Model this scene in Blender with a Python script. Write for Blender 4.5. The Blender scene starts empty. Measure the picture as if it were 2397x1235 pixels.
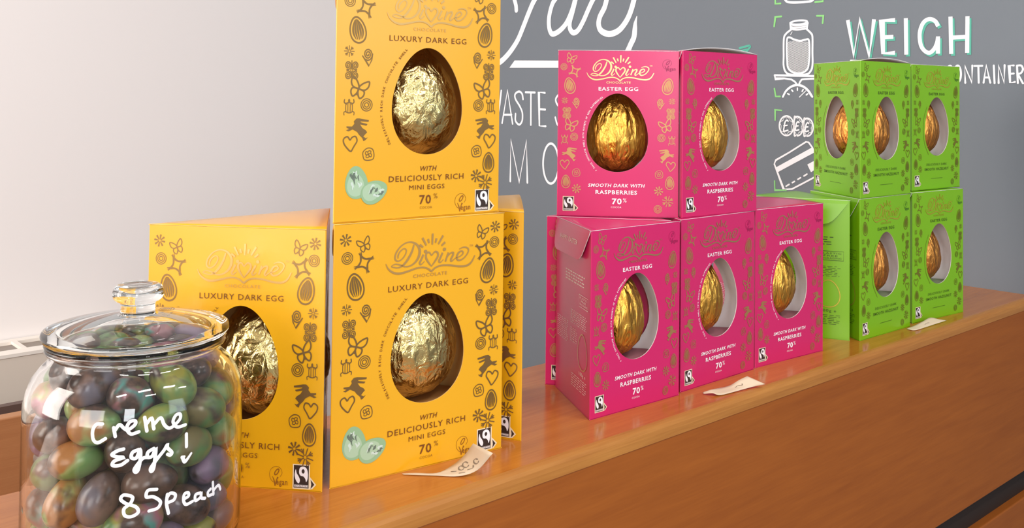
import bpy, bmesh, math, random
import numpy as np
from mathutils import Vector, Matrix, noise
from mathutils.geometry import tessellate_polygon

C = bpy.context.scene.collection
S = bpy.context.scene
PI = math.pi

# ------------------------------------------------------------------ camera
F_PX, PITCH, ROLL, EYE, OFF = 2282.0, -0.0272113, 0.0117561, 0.273195, -450.793
def axes():
    c, s = math.cos(PITCH), math.sin(PITCH)
    R = Vector((1, 0, 0)); U = Vector((0, s, c)); F = Vector((0, c, -s))
    cr, sr = math.cos(ROLL), math.sin(ROLL)
    return R*cr + U*sr, U*cr - R*sr, F
RX, UX, FX = axes()
cam_d = bpy.data.cameras.new('camera'); cam = bpy.data.objects.new('camera', cam_d); C.objects.link(cam)
m = Matrix((RX, UX, -FX)).transposed().to_4x4(); m.translation = Vector((0, 0, EYE))
cam.matrix_world = m
cam_d.sensor_fit = 'HORIZONTAL'; cam_d.sensor_width = 36.0
cam_d.lens = F_PX/2397*36.0
cam_d.shift_y = OFF/2397
cam_d.clip_start = 0.01; cam_d.clip_end = 60
S.camera = cam

# ------------------------------------------------------------------ light and exposure
S.view_settings.view_transform = 'Standard'
S.view_settings.look = 'None'
S.view_settings.exposure = 0.3
S.view_settings.gamma = 1.0
S.view_settings.use_curve_mapping = False
W = bpy.data.worlds.new('room_light'); S.world = W; W.use_nodes = True
bg = W.node_tree.nodes['Background']
bg.inputs[0].default_value = (1.0, 0.97, 0.96, 1); bg.inputs[1].default_value = 0.34
def area(name, loc, target, sx, sy, power, col, spread=PI):
    d = bpy.data.lights.new(name, 'AREA'); d.shape = 'RECTANGLE'; d.size = sx; d.size_y = sy
    d.energy = power; d.color = col; d.spread = spread
    o = bpy.data.objects.new(name, d); C.objects.link(o); o.location = loc
    o.rotation_euler = (Vector(target)-Vector(loc)).to_track_quat('-Z', 'Y').to_euler() if target else (0, 0, 0.7381557)
    return o
area('window_daylight', (-1.6, -2.4, 0.5), (-1.0, 0.9, 0.15), 1.5, 1.5, 36, (1.0, 0.965, 0.94))
area('door_daylight', (0.6, -2.6, 0.85), (0.2, 0.9, 0.3), 0.6, 1.2, 20, (0.92, 0.96, 1.0))
area('side_window', (-2.2, 0.2, 0.7), (-0.6, 1.9, 0.2), 1.2, 1.4, 42, (1.0, 0.92, 0.85))
area('cool_daylight', (2.6, -0.6, 0.9), (1.3, 0.8, 0.2), 1.2, 1.2, 12, (0.72, 0.88, 1.0))
for k, (lx, ly) in enumerate(((-0.2, -1.1), (0.5, -0.5), (1.0, -0.9), (1.2, 0.1), (1.9, 0.4))):
    area('overhead_fill', (lx, ly, 2.0), None, 0.45, 0.12, 10, (1.0, 0.97, 0.95))  # unseen fill strips, added to brighten the right-facing box sides

# ------------------------------------------------------------------ helpers
def lin(r, g, b):
    f = lambda c: ((c/255.0)/12.92 if c/255.0 <= 0.04045 else ((c/255.0+0.055)/1.055)**2.4)
    return (f(r), f(g), f(b), 1.0)
def mat(name, col, rough=0.5, metal=0.0, spec=0.5, coat=0.0, coat_rough=0.1):
    m = bpy.data.materials.new(name); m.use_nodes = True
    b = m.node_tree.nodes['Principled BSDF']
    b.inputs['Base Color'].default_value = col; b.inputs['Roughness'].default_value = rough
    b.inputs['Metallic'].default_value = metal; b.inputs['Specular IOR Level'].default_value = spec
    b.inputs['Coat Weight'].default_value = coat; b.inputs['Coat Roughness'].default_value = coat_rough
    return m
def nd(m, typ, **kw):
    n = m.node_tree.nodes.new(typ)
    for k, v in kw.items(): setattr(n, k, v)
    return n
def lk(m, a, b): m.node_tree.links.new(a, b)
def bsdf(m): return m.node_tree.nodes['Principled BSDF']

def mesh_obj(name, verts, faces, mats, idx=None, parent=None, smooth=False):
    me = bpy.data.meshes.new(name)
    me.from_pydata([tuple(v) for v in verts], [], faces)
    for k in mats: me.materials.append(k)
    if idx is not None: me.polygons.foreach_set('material_index', idx)
    if smooth: me.polygons.foreach_set('use_smooth', [True]*len(me.polygons))
    me.update()
    o = bpy.data.objects.new(name, me); C.objects.link(o)
    if parent is not None: o.parent = parent
    return o
def thing(name, label, cat, loc=(0, 0, 0), rz=0.0, group=None):
    o = bpy.data.objects.new(name, None); C.objects.link(o); o.empty_display_size = 0.02
    o.location = loc; o.rotation_euler = (0, 0, rz)
    return tag(o, label, cat, group)
def tag(o, label, cat=None, group=None, kind=None):
    o['label'] = label
    if cat: o['category'] = cat
    if group: o['group'] = group
    if kind: o['kind'] = kind
    return o
def lathe(profile, n=96, closed=False):
    v, f = [], []
    for r, z in profile:
        for k in range(n):
            a = 2*PI*k/n; v.append((r*math.cos(a), r*math.sin(a), z))
    L = len(profile)
    for i in range(L if closed else L-1):
        j = (i+1) % L
        for k in range(n):
            l = (k+1) % n
            f.append((i*n+k, i*n+l, j*n+l, j*n+k))
    return v, f
def box_v(x0, x1, y0, y1, z0, z1):
    v = [(x, y, z) for x in (x0, x1) for y in (y0, y1) for z in (z0, z1)]
    f = [(0, 1, 3, 2), (4, 6, 7, 5), (0, 4, 5, 1), (2, 3, 7, 6), (0, 2, 6, 4), (1, 5, 7, 3)]
    return v, f
def bevel_obj(o, w, seg=3):
    b = o.modifiers.new('bevel', 'BEVEL'); b.width = w; b.segments = seg; b.limit_method = 'ANGLE'
    return o

# ray through a point of the 2397 x 1235 frame, met with a plane n.P = d
def ray(px, py):
    u = (px-1198.5)/F_PX; v = (py-617.5-OFF)/F_PX
    return (RX*u - UX*v + FX)
def hit(px, py, n, d):
    r = ray(px, py); o = Vector((0, 0, EYE)); n = Vector(n)
    return o + r*((d - o.dot(n))/r.dot(n))

# ------------------------------------------------------------------ 2-D print shapes
def smooth_path(pts, k=6, closed=False):
    P = [np.array(p, float) for p in pts]; n = len(P)
    if n < 3: return P
    out = []
    rng = range(n if closed else n-1)
    for i in rng:
        p0 = P[(i-1) % n] if (closed or i > 0) else 2*P[0]-P[1]
        p1 = P[i]; p2 = P[(i+1) % n]
        p3 = P[(i+2) % n] if (closed or i < n-2) else 2*P[n-1]-P[n-2]
        for j in range(k):
            t = j/k
            out.append(0.5*((2*p1)+(p2-p0)*t+(2*p0-5*p1+4*p2-p3)*t*t+(3*p1-p0-3*p2+p3)*t**3))
    if not closed: out.append(P[-1])
    return out
class Print:
    """flat printed shapes: points (x right, y down), faces, a material slot and a layer for each face"""
    def __init__(s): s.v = []; s.f = []; s.m = []; s.n = 0
    def add(s, pts, faces, m=0, layer=0):
        b = len(s.v); s.v += [(float(p[0]), float(p[1]), s.n) for p in pts]; s.n += 1    # third value: order of printing
        s.f += [tuple(b+i for i in q) for q in faces]; s.m += [m]*len(faces)
    def ribbon(s, pts, w, m=0, layer=0, closed=False, smooth=True, k=6, cap=False, ws=None):
        if ws is not None:
            P3 = [(p[0], p[1], wi) for p, wi in zip(pts, ws)]
        else: P3 = [(p[0], p[1], w) for p in pts]
        Q = smooth_path(P3, k, closed) if smooth else [np.array(p, float) for p in P3]
        n = len(Q); L = []
        for i in range(n):
            a = Q[i-1] if (i > 0 or closed) else Q[i]
            b = Q[(i+1) % n] if (i < n-1 or closed) else Q[i]
            d = (b-a)[:2]; ln = math.hypot(*d) or 1e-9; d = d/ln
            nn = np.array([-d[1], d[0]]); wd = Q[i][2]/2
            if 0 < i < n-1 or closed:
                d1 = (Q[i]-Q[i-1])[:2]; d1 = d1/(math.hypot(*d1) or 1e-9)
                c = abs(float(d1 @ d)); wd = wd/max(c, 0.6)
            L.append(Q[i][:2]+nn*wd); L.append(Q[i][:2]-nn*wd)
        fc = []
        for i in range(n if closed else n-1):
            j = (i+1) % n
            fc.append((2*i, 2*i+1, 2*j+1, 2*j))
        if cap and not closed:
            for i, j, sg in ((0, 1, -1), (n-1, n-2, 1)):
                d = (Q[i]-Q[j])[:2]; d = d/(math.hypot(*d) or 1e-9); nn = np.array([-d[1], d[0]])*sg; r = Q[i][2]/2
                b = len(L); L += [Q[i][:2]+nn*r*math.cos(PI*q/6)+d*r*math.sin(PI*q/6) for q in range(1, 6)]
                fc.append((2*i, 2*i+1)+tuple(range(b+4, b-1, -1)))
        s.add(L, fc, m, layer)
    def disc(s, x, y, rx, ry, m=0, layer=0, n=20, rot=0.0):
        c, q = math.cos(rot), math.sin(rot)
        P = [(x+rx*math.cos(2*PI*i/n)*c-ry*math.sin(2*PI*i/n)*q, y+rx*math.cos(2*PI*i/n)*q+ry*math.sin(2*PI*i/n)*c) for i in range(n)]
        s.add(P, [tuple(range(n))], m, layer)
    def ring(s, x, y, rx, ry, w, m=0, layer=0, n=28, rot=0.0):
        c, q = math.cos(rot), math.sin(rot)
        P = [(x+rx*math.cos(2*PI*i/n)*c-ry*math.sin(2*PI*i/n)*q, y+rx*math.cos(2*PI*i/n)*q+ry*math.sin(2*PI*i/n)*c) for i in range(n)]
        s.ribbon(P, w, m, layer, closed=True, smooth=False)
    def poly(s, pts, m=0, layer=0):
        tris = tessellate_polygon([[Vector((p[0], p[1], 0)) for p in pts]])
        s.add(pts, [tuple(t) for t in tris], m, layer)
    def merge(s, o, x=0, y=0, sx=1, sy=1, rot=0.0, m=None, layer=None):
        c, q = math.cos(rot), math.sin(rot); b = len(s.v)
        s.v += [(x+(p[0]*sx)*c-(p[1]*sy)*q, y+(p[0]*sx)*q+(p[1]*sy)*c, p[2]+s.n) for p in o.v]; s.n += o.n
        s.f += [tuple(b+i for i in q_) for q_ in o.f]
        s.m += o.m if m is None else [m]*len(o.f)
    def bounds(s):
        a = np.array(s.v); return a[:, 0].min(), a[:, 0].max(), a[:, 1].min(), a[:, 1].max()

_txt = {}
def glyphs(text, bold=0.0):
    key = (text, bold)
    if key in _txt: return _txt[key]
    cu = bpy.data.curves.new('t', 'FONT'); cu.body = text; cu.resolution_u = 2; cu.offset = bold; cu.fill_mode = 'FRONT'
    cu.space_character = 1.12
    o = bpy.data.objects.new('t', cu); C.objects.link(o)
    dg = bpy.context.evaluated_depsgraph_get(); e = o.evaluated_get(dg); me = e.to_mesh()
    p = Print(); p.add([(v.co.x, -v.co.y) for v in me.vertices], [tuple(q.vertices) for q in me.polygons])
    e.to_mesh_clear(); bpy.data.objects.remove(o); bpy.data.curves.remove(cu)
    _txt[key] = p
    return p
def text(P, s, x, y, w, h, m=0, layer=0, bold=0.0, slant=0.0, rot=0.0):
    g = glyphs(s, bold); x0, x1, y0, y1 = g.bounds()
    t = Print(); t.f = g.f; t.m = g.m; t.n = 1
    sx = w/(x1-x0); sy = h/(y1-y0)
    t.v = [((a-(x0+x1)/2)*sx - slant*(b-(y0+y1)/2)*sy, (b-(y0+y1)/2)*sy, 0) for a, b, c in g.v]
    P.merge(t, x, y, 1, 1, rot, m, layer)
def arc_text(P, s, pts, h, m=0, layer=0, bold=0.02):
    Q = smooth_path(pts, 10); Q = [q[:2] for q in Q]
    d = [0.0]
    for a, b in zip(Q, Q[1:]): d.append(d[-1]+math.hypot(*(b-a)))
    n = len(s)
    for i, ch in enumerate(s):
        if ch == ' ': continue
        t = d[-1]*(i+0.5)/n
        k = max(j for j in range(len(d)-1) if d[j] <= t); q = (t-d[k])/(d[k+1]-d[k]+1e-12)
        p = Q[k]*(1-q)+Q[k+1]*q; dr = Q[k+1]-Q[k]
        text(P, ch, p[0], p[1], d[-1]/n*(0.3 if ch == 'I' else 0.72), h, m, layer, bold, 0, math.atan2(dr[1], dr[0]))
def print_obj(name, P, mats, origin, ex, ez, en, base, step, parent, smooth=False):
    """stand a Print up on a plane: ex right, ez up, en outward"""
    v = [origin + ex*p[0] - ez*p[1] + en*(base+step*p[2]) for p in P.v]
    return mesh_obj(name, v, P.f, mats, P.m, parent, smooth)

# ------------------------------------------------------------------ motifs of the box borders (each about 1 x 1)
def egg_pts(rx, ry, n=40, k=0.17):
    out = []
    for i in range(n):
        a = 2*PI*i/n; y = -math.cos(a); x = math.sin(a)*(1+k*y*1.0)
        out.append((x*rx, y*ry))
    return out
def m_asterisk(n=8):
    p = Print()
    for i in range(n):
        a = 2*PI*i/n+0.2; c, s = math.cos(a), math.sin(a)
        p.ribbon([(c*.1, s*.1), (c*.5, s*.5)], 0, ws=[.07, .16], smooth=False)
    return p
def m_circles():
    p = Print()
    for r in (.47, .32, .17): p.ring(0, 0, r, r, .07)
    return p
def m_butterfly():
    p = Print()
    for s in (-1, 1):
        p.ribbon([(0, 0), (s*.12, -.25), (s*.42, -.46), (s*.46, -.2), (s*.3, 0)], .075, closed=True, k=4)
        p.ribbon([(0, .04), (s*.3, .06), (s*.34, .26), (s*.2, .44), (s*.06, .3)], .075, closed=True, k=4)
    p.ribbon([(0, -.12), (0, .34)], .09, smooth=False)
    return p
def m_star():
    p = Print()
    for i in range(4):
        a = PI/2*i; c, s = math.cos(a), math.sin(a)
        q = [(-.46, -.4), (-.22, -.27), (0, -.21), (.22, -.27), (.46, -.4)]
        q = [(x*c-y*s, x*s+y*c) for x, y in q]
        p.ribbon(q, 0, ws=[.03, .1, .09, .1, .03], k=4)
        t = [(-.33, -.5), (-.24, -.26)]
        p.ribbon([(x*c-y*s, x*s+y*c) for x, y in t], 0, ws=[.03, .09], smooth=False)
    return p
def m_pod():
    p = Print()
    p.ribbon(egg_pts(.37, .47), .065, closed=True, smooth=False)
    for q in (-.62, -.31, 0, .31, .62):
        e = 1-abs(q)*.12
        p.ribbon([(q*.1, -.4*e), (q*.3, -.15), (q*.37, .1), (q*.24, .36*e)], 0, ws=[.02, .075, .085, .025], k=4)
    return p
def m_snow():
    p = Print()
    for i in range(8):
        a = PI/4*i; c, s = math.cos(a), math.sin(a)
        p.ribbon([(c*.08, s*.08), (c*.48, s*.48)], .06, smooth=False)
        if i % 2:
            for b in (-.5, .5):
                p.ribbon([(c*.22, s*.22), (c*.22+.24*math.cos(a+b), s*.22+.24*math.sin(a+b))], .06, smooth=False)
    return p
def spiral(r0, r1, turns, a0, n=26):
    return [((r0+(r1-r0)*i/n)*math.cos(a0+turns*2*PI*i/n), (r0+(r1-r0)*i/n)*math.sin(a0+turns*2*PI*i/n)) for i in range(n+1)]
def m_drop():
    p = Print()
    q = [(x, y-.14) for x, y in spiral(.04, .34, 2.45, -.5)]
    p.ribbon(q, .07, smooth=False)
    p.ribbon([(.34, -.16), (.24, .18), (0, .48), (-.4, -.1)], .07, smooth=False)
    return p
def m_quad():
    p = Print()
    for sx in (-1, 1):
        for sy in (-1, 1):
            q = [(sx*(.25+x), sy*(.25+y)) for x, y in spiral(.03, .23, 2.2, 3.9)]
            p.ribbon(q, .055, smooth=False)
    p.ribbon([(0, -.5), (0, -.12)], .06, smooth=False); p.ribbon([(0, .12), (0, .5)], .06, smooth=False)
    p.ring(0, 0, .07, .09, .05, n=12)
    return p
def m_turtle():
    p = Print()
    p.ribbon([(-.2, -.26), (.2, -.26), (.26, 0), (.2, .3), (-.2, .3), (-.26, 0)], .06, closed=True, k=3)
    for x in (-.09, .09): p.ribbon([(x, -.26), (x, .3)], .055, smooth=False)
    for sx in (-1, 1):
        p.ribbon([(sx*.2, -.2), (sx*.38, -.3), (sx*.36, -.46)], .08, k=4, cap=True)
        p.ribbon([(sx*.2, .24), (sx*.4, .3), (sx*.38, .48)], .06, k=4)
    p.disc(0, -.4, .08, .11)
    return p
def m_hare():
    p = Print()
    p.poly([(-.2, -.42), (-.05, -.46), (.44, -.5), (.44, -.42), (.02, -.34), (.06, -.3), (.42, -.3), (.38, -.22), (.04, -.2),
            (.2, -.06), (.4, .0), (.5, .08), (.42, .2), (.36, .32), (.5, .36), (.6, .3), (.5, .46), (.42, .52), (.34, .4),
            (.12, .28), (0, .18), (-.26, .12), (-.44, .26), (-.58, .24), (-.42, .14), (-.58, .12), (-.6, .06), (-.32, .0), (-.24, -.16), (-.3, -.26)])
    return p
def m_heart():
    p = Print()
    p.ribbon([(-.02, -.2), (-.2, -.42), (-.44, -.28), (-.4, .02), (-.1, .38), (.06, .48)], .085, k=5)
    p.ribbon([(.06, .48), (.26, .14), (.44, -.16), (.34, -.42), (.12, -.38), (-.02, -.2)], .085, k=5)
    return p
def m_rose():
    p = Print()
    p.ribbon([(-.44, -.2), (-.1, -.46), (.3, -.4), (.46, -.06), (.42, .34), (.1, .46), (-.32, .42), (-.46, .1)], .07, closed=True, k=4)
    for i in range(4):
        a = PI/2*i
        q = [(.02, 0), (.14, -.06), (.26, .04), (.22, .2), (.08, .18)]
        p.ribbon([(x*math.cos(a)-y*math.sin(a), x*math.sin(a)+y*math.cos(a)) for x, y in q], .06, k=4)
    return p
MOT = dict(ast=m_asterisk(), cir=m_circles(), but=m_butterfly(), sta=m_star(), pod=m_pod(), sno=m_snow(), dro=m_drop(),
           qua=m_quad(), tur=m_turtle(), har=m_hare(), hea=m_heart(), ros=m_rose())

# scripted word with its rays and swash, drawn in a 1800 x 690 field
def m_logo():
    p = Print()
    rb = lambda pts, ws: p.ribbon([(x-960, y-440) for x, y in pts], 0, ws=[w*.82 for w in ws], k=6)
    rb([(600, 280), (560, 400), (480, 530), (390, 620), (300, 655), (205, 640), (165, 620), (230, 590), (330, 610), (430, 650), (540, 640), (640, 580), (705, 480), (710, 370), (650, 280), (550, 235), (440, 240), (330, 300), (250, 400), (232, 490), (275, 540), (350, 525), (425, 450), (450, 370), (405, 335), (335, 375), (292, 440), (290, 495)],
       [34, 48, 52, 44, 26, 24, 18, 22, 30, 30, 32, 46, 60, 60, 46, 34, 28, 30, 38, 40, 30, 26, 28, 28, 24, 28, 34, 24])
    rb([(790, 470), (745, 560), (718, 610), (745, 640), (815, 590)], [44, 46, 44, 26, 16]); p.disc(832-960, 418-440, 34, 30)
    rb([(955, 690), (890, 610), (845, 530), (850, 460), (905, 440), (955, 500)], [20, 40, 46, 40, 34, 24])
    rb([(955, 690), (1030, 600), (1085, 520), (1075, 455), (1020, 440), (955, 500)], [20, 40, 46, 40, 34, 24])
    rb([(1180, 470), (1130, 565), (1108, 612), (1138, 636), (1200, 590)], [44, 46, 44, 26, 16]); p.disc(1218-960, 412-440, 34, 30)
    rb([(1300, 475), (1240, 630)], [40, 40]); rb([(1255, 580), (1330, 500), (1395, 482), (1400, 520), (1355, 600), (1370, 636), (1440, 590)], [18, 26, 38, 44, 44, 28, 16])
    rb([(1440, 590), (1550, 560), (1610, 510), (1580, 470), (1510, 500), (1475, 580), (1520, 632), (1620, 605), (1705, 520), (1722, 450), (1670, 412), (1600, 408), (1525, 432)],
       [16, 22, 30, 30, 42, 46, 36, 28, 30, 32, 30, 26, 14])
    rb([(55, 570), (105, 660), (200, 730), (320, 757), (480, 735), (650, 697), (780, 692), (880, 722), (957, 770), (1030, 722), (1150, 692), (1330, 703), (1520, 740), (1680, 742), (1785, 690), (1862, 570)],
       [14, 30, 42, 46, 40, 36, 34, 34, 40, 34, 36, 38, 42, 44, 40, 24])
    for a, b, c, d in ((765, 175, 845, 312), (878, 205, 900, 275), (972, 115, 966, 308), (1050, 205, 1030, 280), (1185, 165, 1090, 308), (1228, 285, 1155, 340), (712, 290, 782, 340)):
        p.ribbon([(a-960, b-440), (c-960, d-440)], 0, ws=[38, 30], smooth=False)
    text(p, 'TM', 1780-960, 388-440, 70, 36)
    return p
LOGO = m_logo()

def m_fair():
    """black and white ethical-trade badge with a side arrow: 1 wide, 1.3 tall; slots 0 cream 1 black 2 white 3 grey"""
    p = Print()
    p.poly([(-.56, -.72), (.56, -.72), (.56, -.02), (.74, .16), (.98, .42), (.74, .68), (.56, .72), (-.56, .72)], 0, 0)
    p.poly([(-.49, -.66), (.49, -.66), (.49, .66), (-.49, .66)], 1, 1)
    p.poly([(.62, .14), (.86, .42), (.62, .68), (.66, .42)], 1, 1)
    p.poly(smooth_path([(-.14, -.22), (-.1, -.5), (.12, -.6), (.34, -.5), (.43, -.22), (.42, .08), (.33, .3), (.27, .12), (.14, -.02), (-.04, -.06)], 5, True), 2, 2)
    p.disc(.12, -.32, .1, .13, 1, 3, 16)
    p.poly(smooth_path([(-.36, -.42), (-.3, -.2), (-.16, .0), (-.08, .2), (-.14, .38), (-.26, .34), (-.38, .14), (-.43, -.12)], 5, True), 2, 2)
    p.poly([(-.46, .46), (.46, .46), (.46, .62), (-.46, .62)], 3, 2)
    text(p, 'FAIRTRADE', 0, .54, .84, .1, 2, 3, .02)
    return p
FAIR = m_fair()
def m_vegan():
    p = Print()
    p.ribbon([(.2, -.02), (.33, -.24), (.2, -.5), (-.1, -.58), (-.4, -.42), (-.5, -.1), (-.36, .2), (-.12, .34)], .025, k=5)
    p.ring(-.02, -.28, .2, .09, .06, rot=-.9)
    p.ribbon([(-.3, -.02), (-.18, .22), (-.12, .5)], 0, ws=[.03, .07, .06]); p.ribbon([(-.12, .5), (-.04, .2), (.06, .0)], 0, ws=[.05, .05, .1])
    text(p, 'egan', .32, .36, .74, .34, 0, 0, .015)
    return p
VEGAN = m_vegan()

def border(P, items, Wd, H):
    for k, u, v, sz, *r in items:
        flip = -1 if (len(r) > 1 and r[1] < 0) else 1
        P.merge(MOT[k], u*Wd, v*H, sz*flip, sz*(1.2 if k in ('pod', 'dro', 'qua', 'tur') else 1), r[0] if r else 0, 0, 0)
PINK_L = [('but', .11, .05, .0098, .35), ('cir', .05, .1, .0066), ('sta', .14, .126, .0108, .3), ('pod', .1, .214, .0135, -.2), ('sno', .06, .304, .0068), ('dro', .155, .317, .0092, -.1),
          ('qua', .078, .378, .0096), ('but', .11, .452, .0128, .3), ('tur', .062, .54, .0078), ('cir', .14, .523, .0076), ('har', .105, .623, .0125, .25), ('hea', .065, .69, .0098), ('ros', .16, .738, .0078),
          ('pod', .075, .793, .0108), ('ast', .163, .835, .0088)]
PINK_R = [('pod', .905, .214, .0135, .2), ('dro', .845, .318, .0092, .1, -1), ('sno', .94, .303, .0068), ('qua', .93, .378, .0096), ('but', .89, .452, .0128, -.3), ('cir', .855, .523, .0076), ('tur', .94, .54, .0078),
          ('har', .895, .627, .0125, -.25, -1), ('hea', .932, .693, .0098, 0, -1), ('ros', .838, .742, .0078), ('pod', .925, .793, .0108), ('ast', .835, .841, .0088), ('sno', .91, .903, .0115, .3), ('cir', .83, .95, .0078)]
YEL_L = [('ast', .065, .062, .0088), ('but', .165, .085, .0105, -.35), ('cir', .075, .132, .0086), ('sta', .165, .155, .0135, .3), ('pod', .12, .245, .0165, -.2), ('sno', .075, .33, .0085), ('dro', .18, .35, .0112, -.1),
         ('qua', .09, .405, .0118), ('but', .13, .475, .0152, .3), ('tur', .078, .55, .0098), ('cir', .175, .54, .0094), ('har', .13, .632, .0152, .25), ('hea', .088, .692, .0118), ('ros', .19, .735, .0094)]
YEL_R = [('ast', .94, .055, .0088), ('but', .855, .075, .0105, .35), ('cir', .935, .12, .0086), ('sta', .865, .15, .0135, -.3), ('pod', .895, .237, .0165, .2), ('dro', .845, .345, .0112, .1, -1), ('sno', .935, .322, .0085),
         ('qua', .92, .395, .0118), ('but', .885, .472, .0152, -.3), ('cir', .855, .54, .0094), ('tur', .935, .545, .0098), ('har', .895, .632, .0152, -.25, -1), ('hea', .93, .692, .0118, 0, -1), ('ros', .845, .735, .0094),
         ('pod', .925, .785, .0135), ('ast', .845, .84, .0098), ('sno', .905, .87, .0135, .3)]
def face_prints(kind, Wd, H):
    """prints of one windowed face: border + lettering (slots 0 motif, 1 text, 2 fine text), logo, badge, vegan mark, picture"""
    A = Print(); U = lambda u: u*Wd; V = lambda v: v*H
    B = Print(); F = Print(); G = Print(); M = None
    if kind == 'yellow':
        border(A, YEL_L+YEL_R, Wd, H)
        B.merge(LOGO, U(.548), V(.138), Wd*.525/1800, Wd*.536/1800)
        text(B, 'CHOCOLATE', U(.54), V(.228), Wd*.2, .0024)
        text(A, 'LUXURY DARK EGG', U(.535), V(.27), Wd*.47, .0041, 1, 0, 0)
        arc_text(A, 'DELICIOUSLY RICH DARK CHOCOLATE SHELL', [(U(.31), V(.7)), (U(.262), V(.6)), (U(.268), V(.49)), (U(.315), V(.4)), (U(.405), V(.31))], .0018, 1, 0, .01)
        text(A, 'WITH', U(.54), V(.8), Wd*.1, .0036, 1, 0, .01, .25)
        text(A, 'DELICIOUSLY RICH', U(.535), V(.838), Wd*.455, .0042, 1, 0, .003)
        text(A, 'MINI EGGS', U(.535), V(.876), Wd*.215, .0034, 1, 0, 0)
        text(A, '70', U(.525), V(.927), Wd*.07, .0068, 1, 0, .012); text(A, '%', U(.588), V(.915), Wd*.025, .0038, 2)
        text(A, 'COCOA', U(.53), V(.96), Wd*.075, .0018, 2)
        F.merge(FAIR, U(.885), V(.945), .0118, .0118)
        G.merge(VEGAN, U(.752), V(.952), .0118, .0125)
        M = Print()
        for x, y, a, ww in ((.125, .845, -.1, 1), (.225, .885, 1.2, .92)):
            e = Print(); rn = random.Random(int(a*10)+5)
            e.poly(egg_pts(.0088*ww, .0118*ww, 36), 0)
            e.poly([(px_*.75-.0008, py_*.7+.0016) for px_, py_ in egg_pts(.0088*ww, .0118*ww, 30)], 3)
            for q in range(13):
                y0 = rn.uniform(-.0088, .001)*ww; x0 = rn.uniform(-.7, .7)*.0075*ww*math.sqrt(max(.1, 1-(y0/.0118)**2))
                e.ribbon([(x0, y0), (x0*.9+rn.uniform(-.0016, .0016), y0+.0016), (x0*.8+rn.uniform(-.002, .002), y0+rn.uniform(.0025, .0048))], 0, (1, 2, 1, 2, 2)[q % 5], ws=[.0004, rn.uniform(.0009, .0021), .0003], k=3)
            M.merge(e, U(x), V(y), 1, 1, a)
    else:
        border(A, PINK_L+PINK_R, Wd, H)
        B.merge(LOGO, U(.515), V(.1027), Wd*.55/1800, Wd*.57/1800)
        text(B, 'CHOCOLATE', U(.5), V(.192), Wd*.2, .0021, 0, 0, .015)
        text(A, 'EASTER EGG', U(.5), V(.231), Wd*.325, .0035, 1, 0, .015)
        if kind == 'pink':
            arc_text(A, 'A THICK CHOCOLATE SHELL WITH NUGGETS OF REAL RASPBERRIES', [(U(.325), V(.728)), (U(.243), V(.63)), (U(.215), V(.52)), (U(.235), V(.42)), (U(.29), V(.335)), (U(.372), V(.28))], .0016, 1, 0, .02)
            text(A, 'SMOOTH DARK WITH', U(.49), V(.812), Wd*.46, .0033, 1, 0, .02, .25)
            text(A, 'RASPBERRIES', U(.49), V(.853), Wd*.34, .0039, 1, 0, .02)
            text(A, '70', U(.495), V(.907), Wd*.08, .0058, 1, 0, .03); text(A, '%', U(.56), V(.9), Wd*.03, .004, 2)
            text(A, 'COCOA', U(.49), V(.942), Wd*.085, .0016, 2)
        else:
            text(A, 'DELICIOUSLY DARK', U(.5), V(.8), Wd*.42, .0028, 1, 0, .0, .25)
            text(A, 'SMOOTH HAZELNUT', U(.5), V(.838), Wd*.5, .0034, 1, 0, .008)
            A.ribbon([(U(.38), V(.912)), (U(.62), V(.912))], .0004, 1, smooth=False)
            A.ribbon([(U(.33), V(.72)), (U(.25), V(.63)), (U(.222), V(.52)), (U(.24), V(.42)), (U(.3), V(.335))], .0005, 0)
        F.merge(FAIR, U(.098), V(.925), .0098, .0098)
        G.merge(VEGAN, U(.905), V(.09), .0105, .0105)
    return A, B, F, G, M

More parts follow.
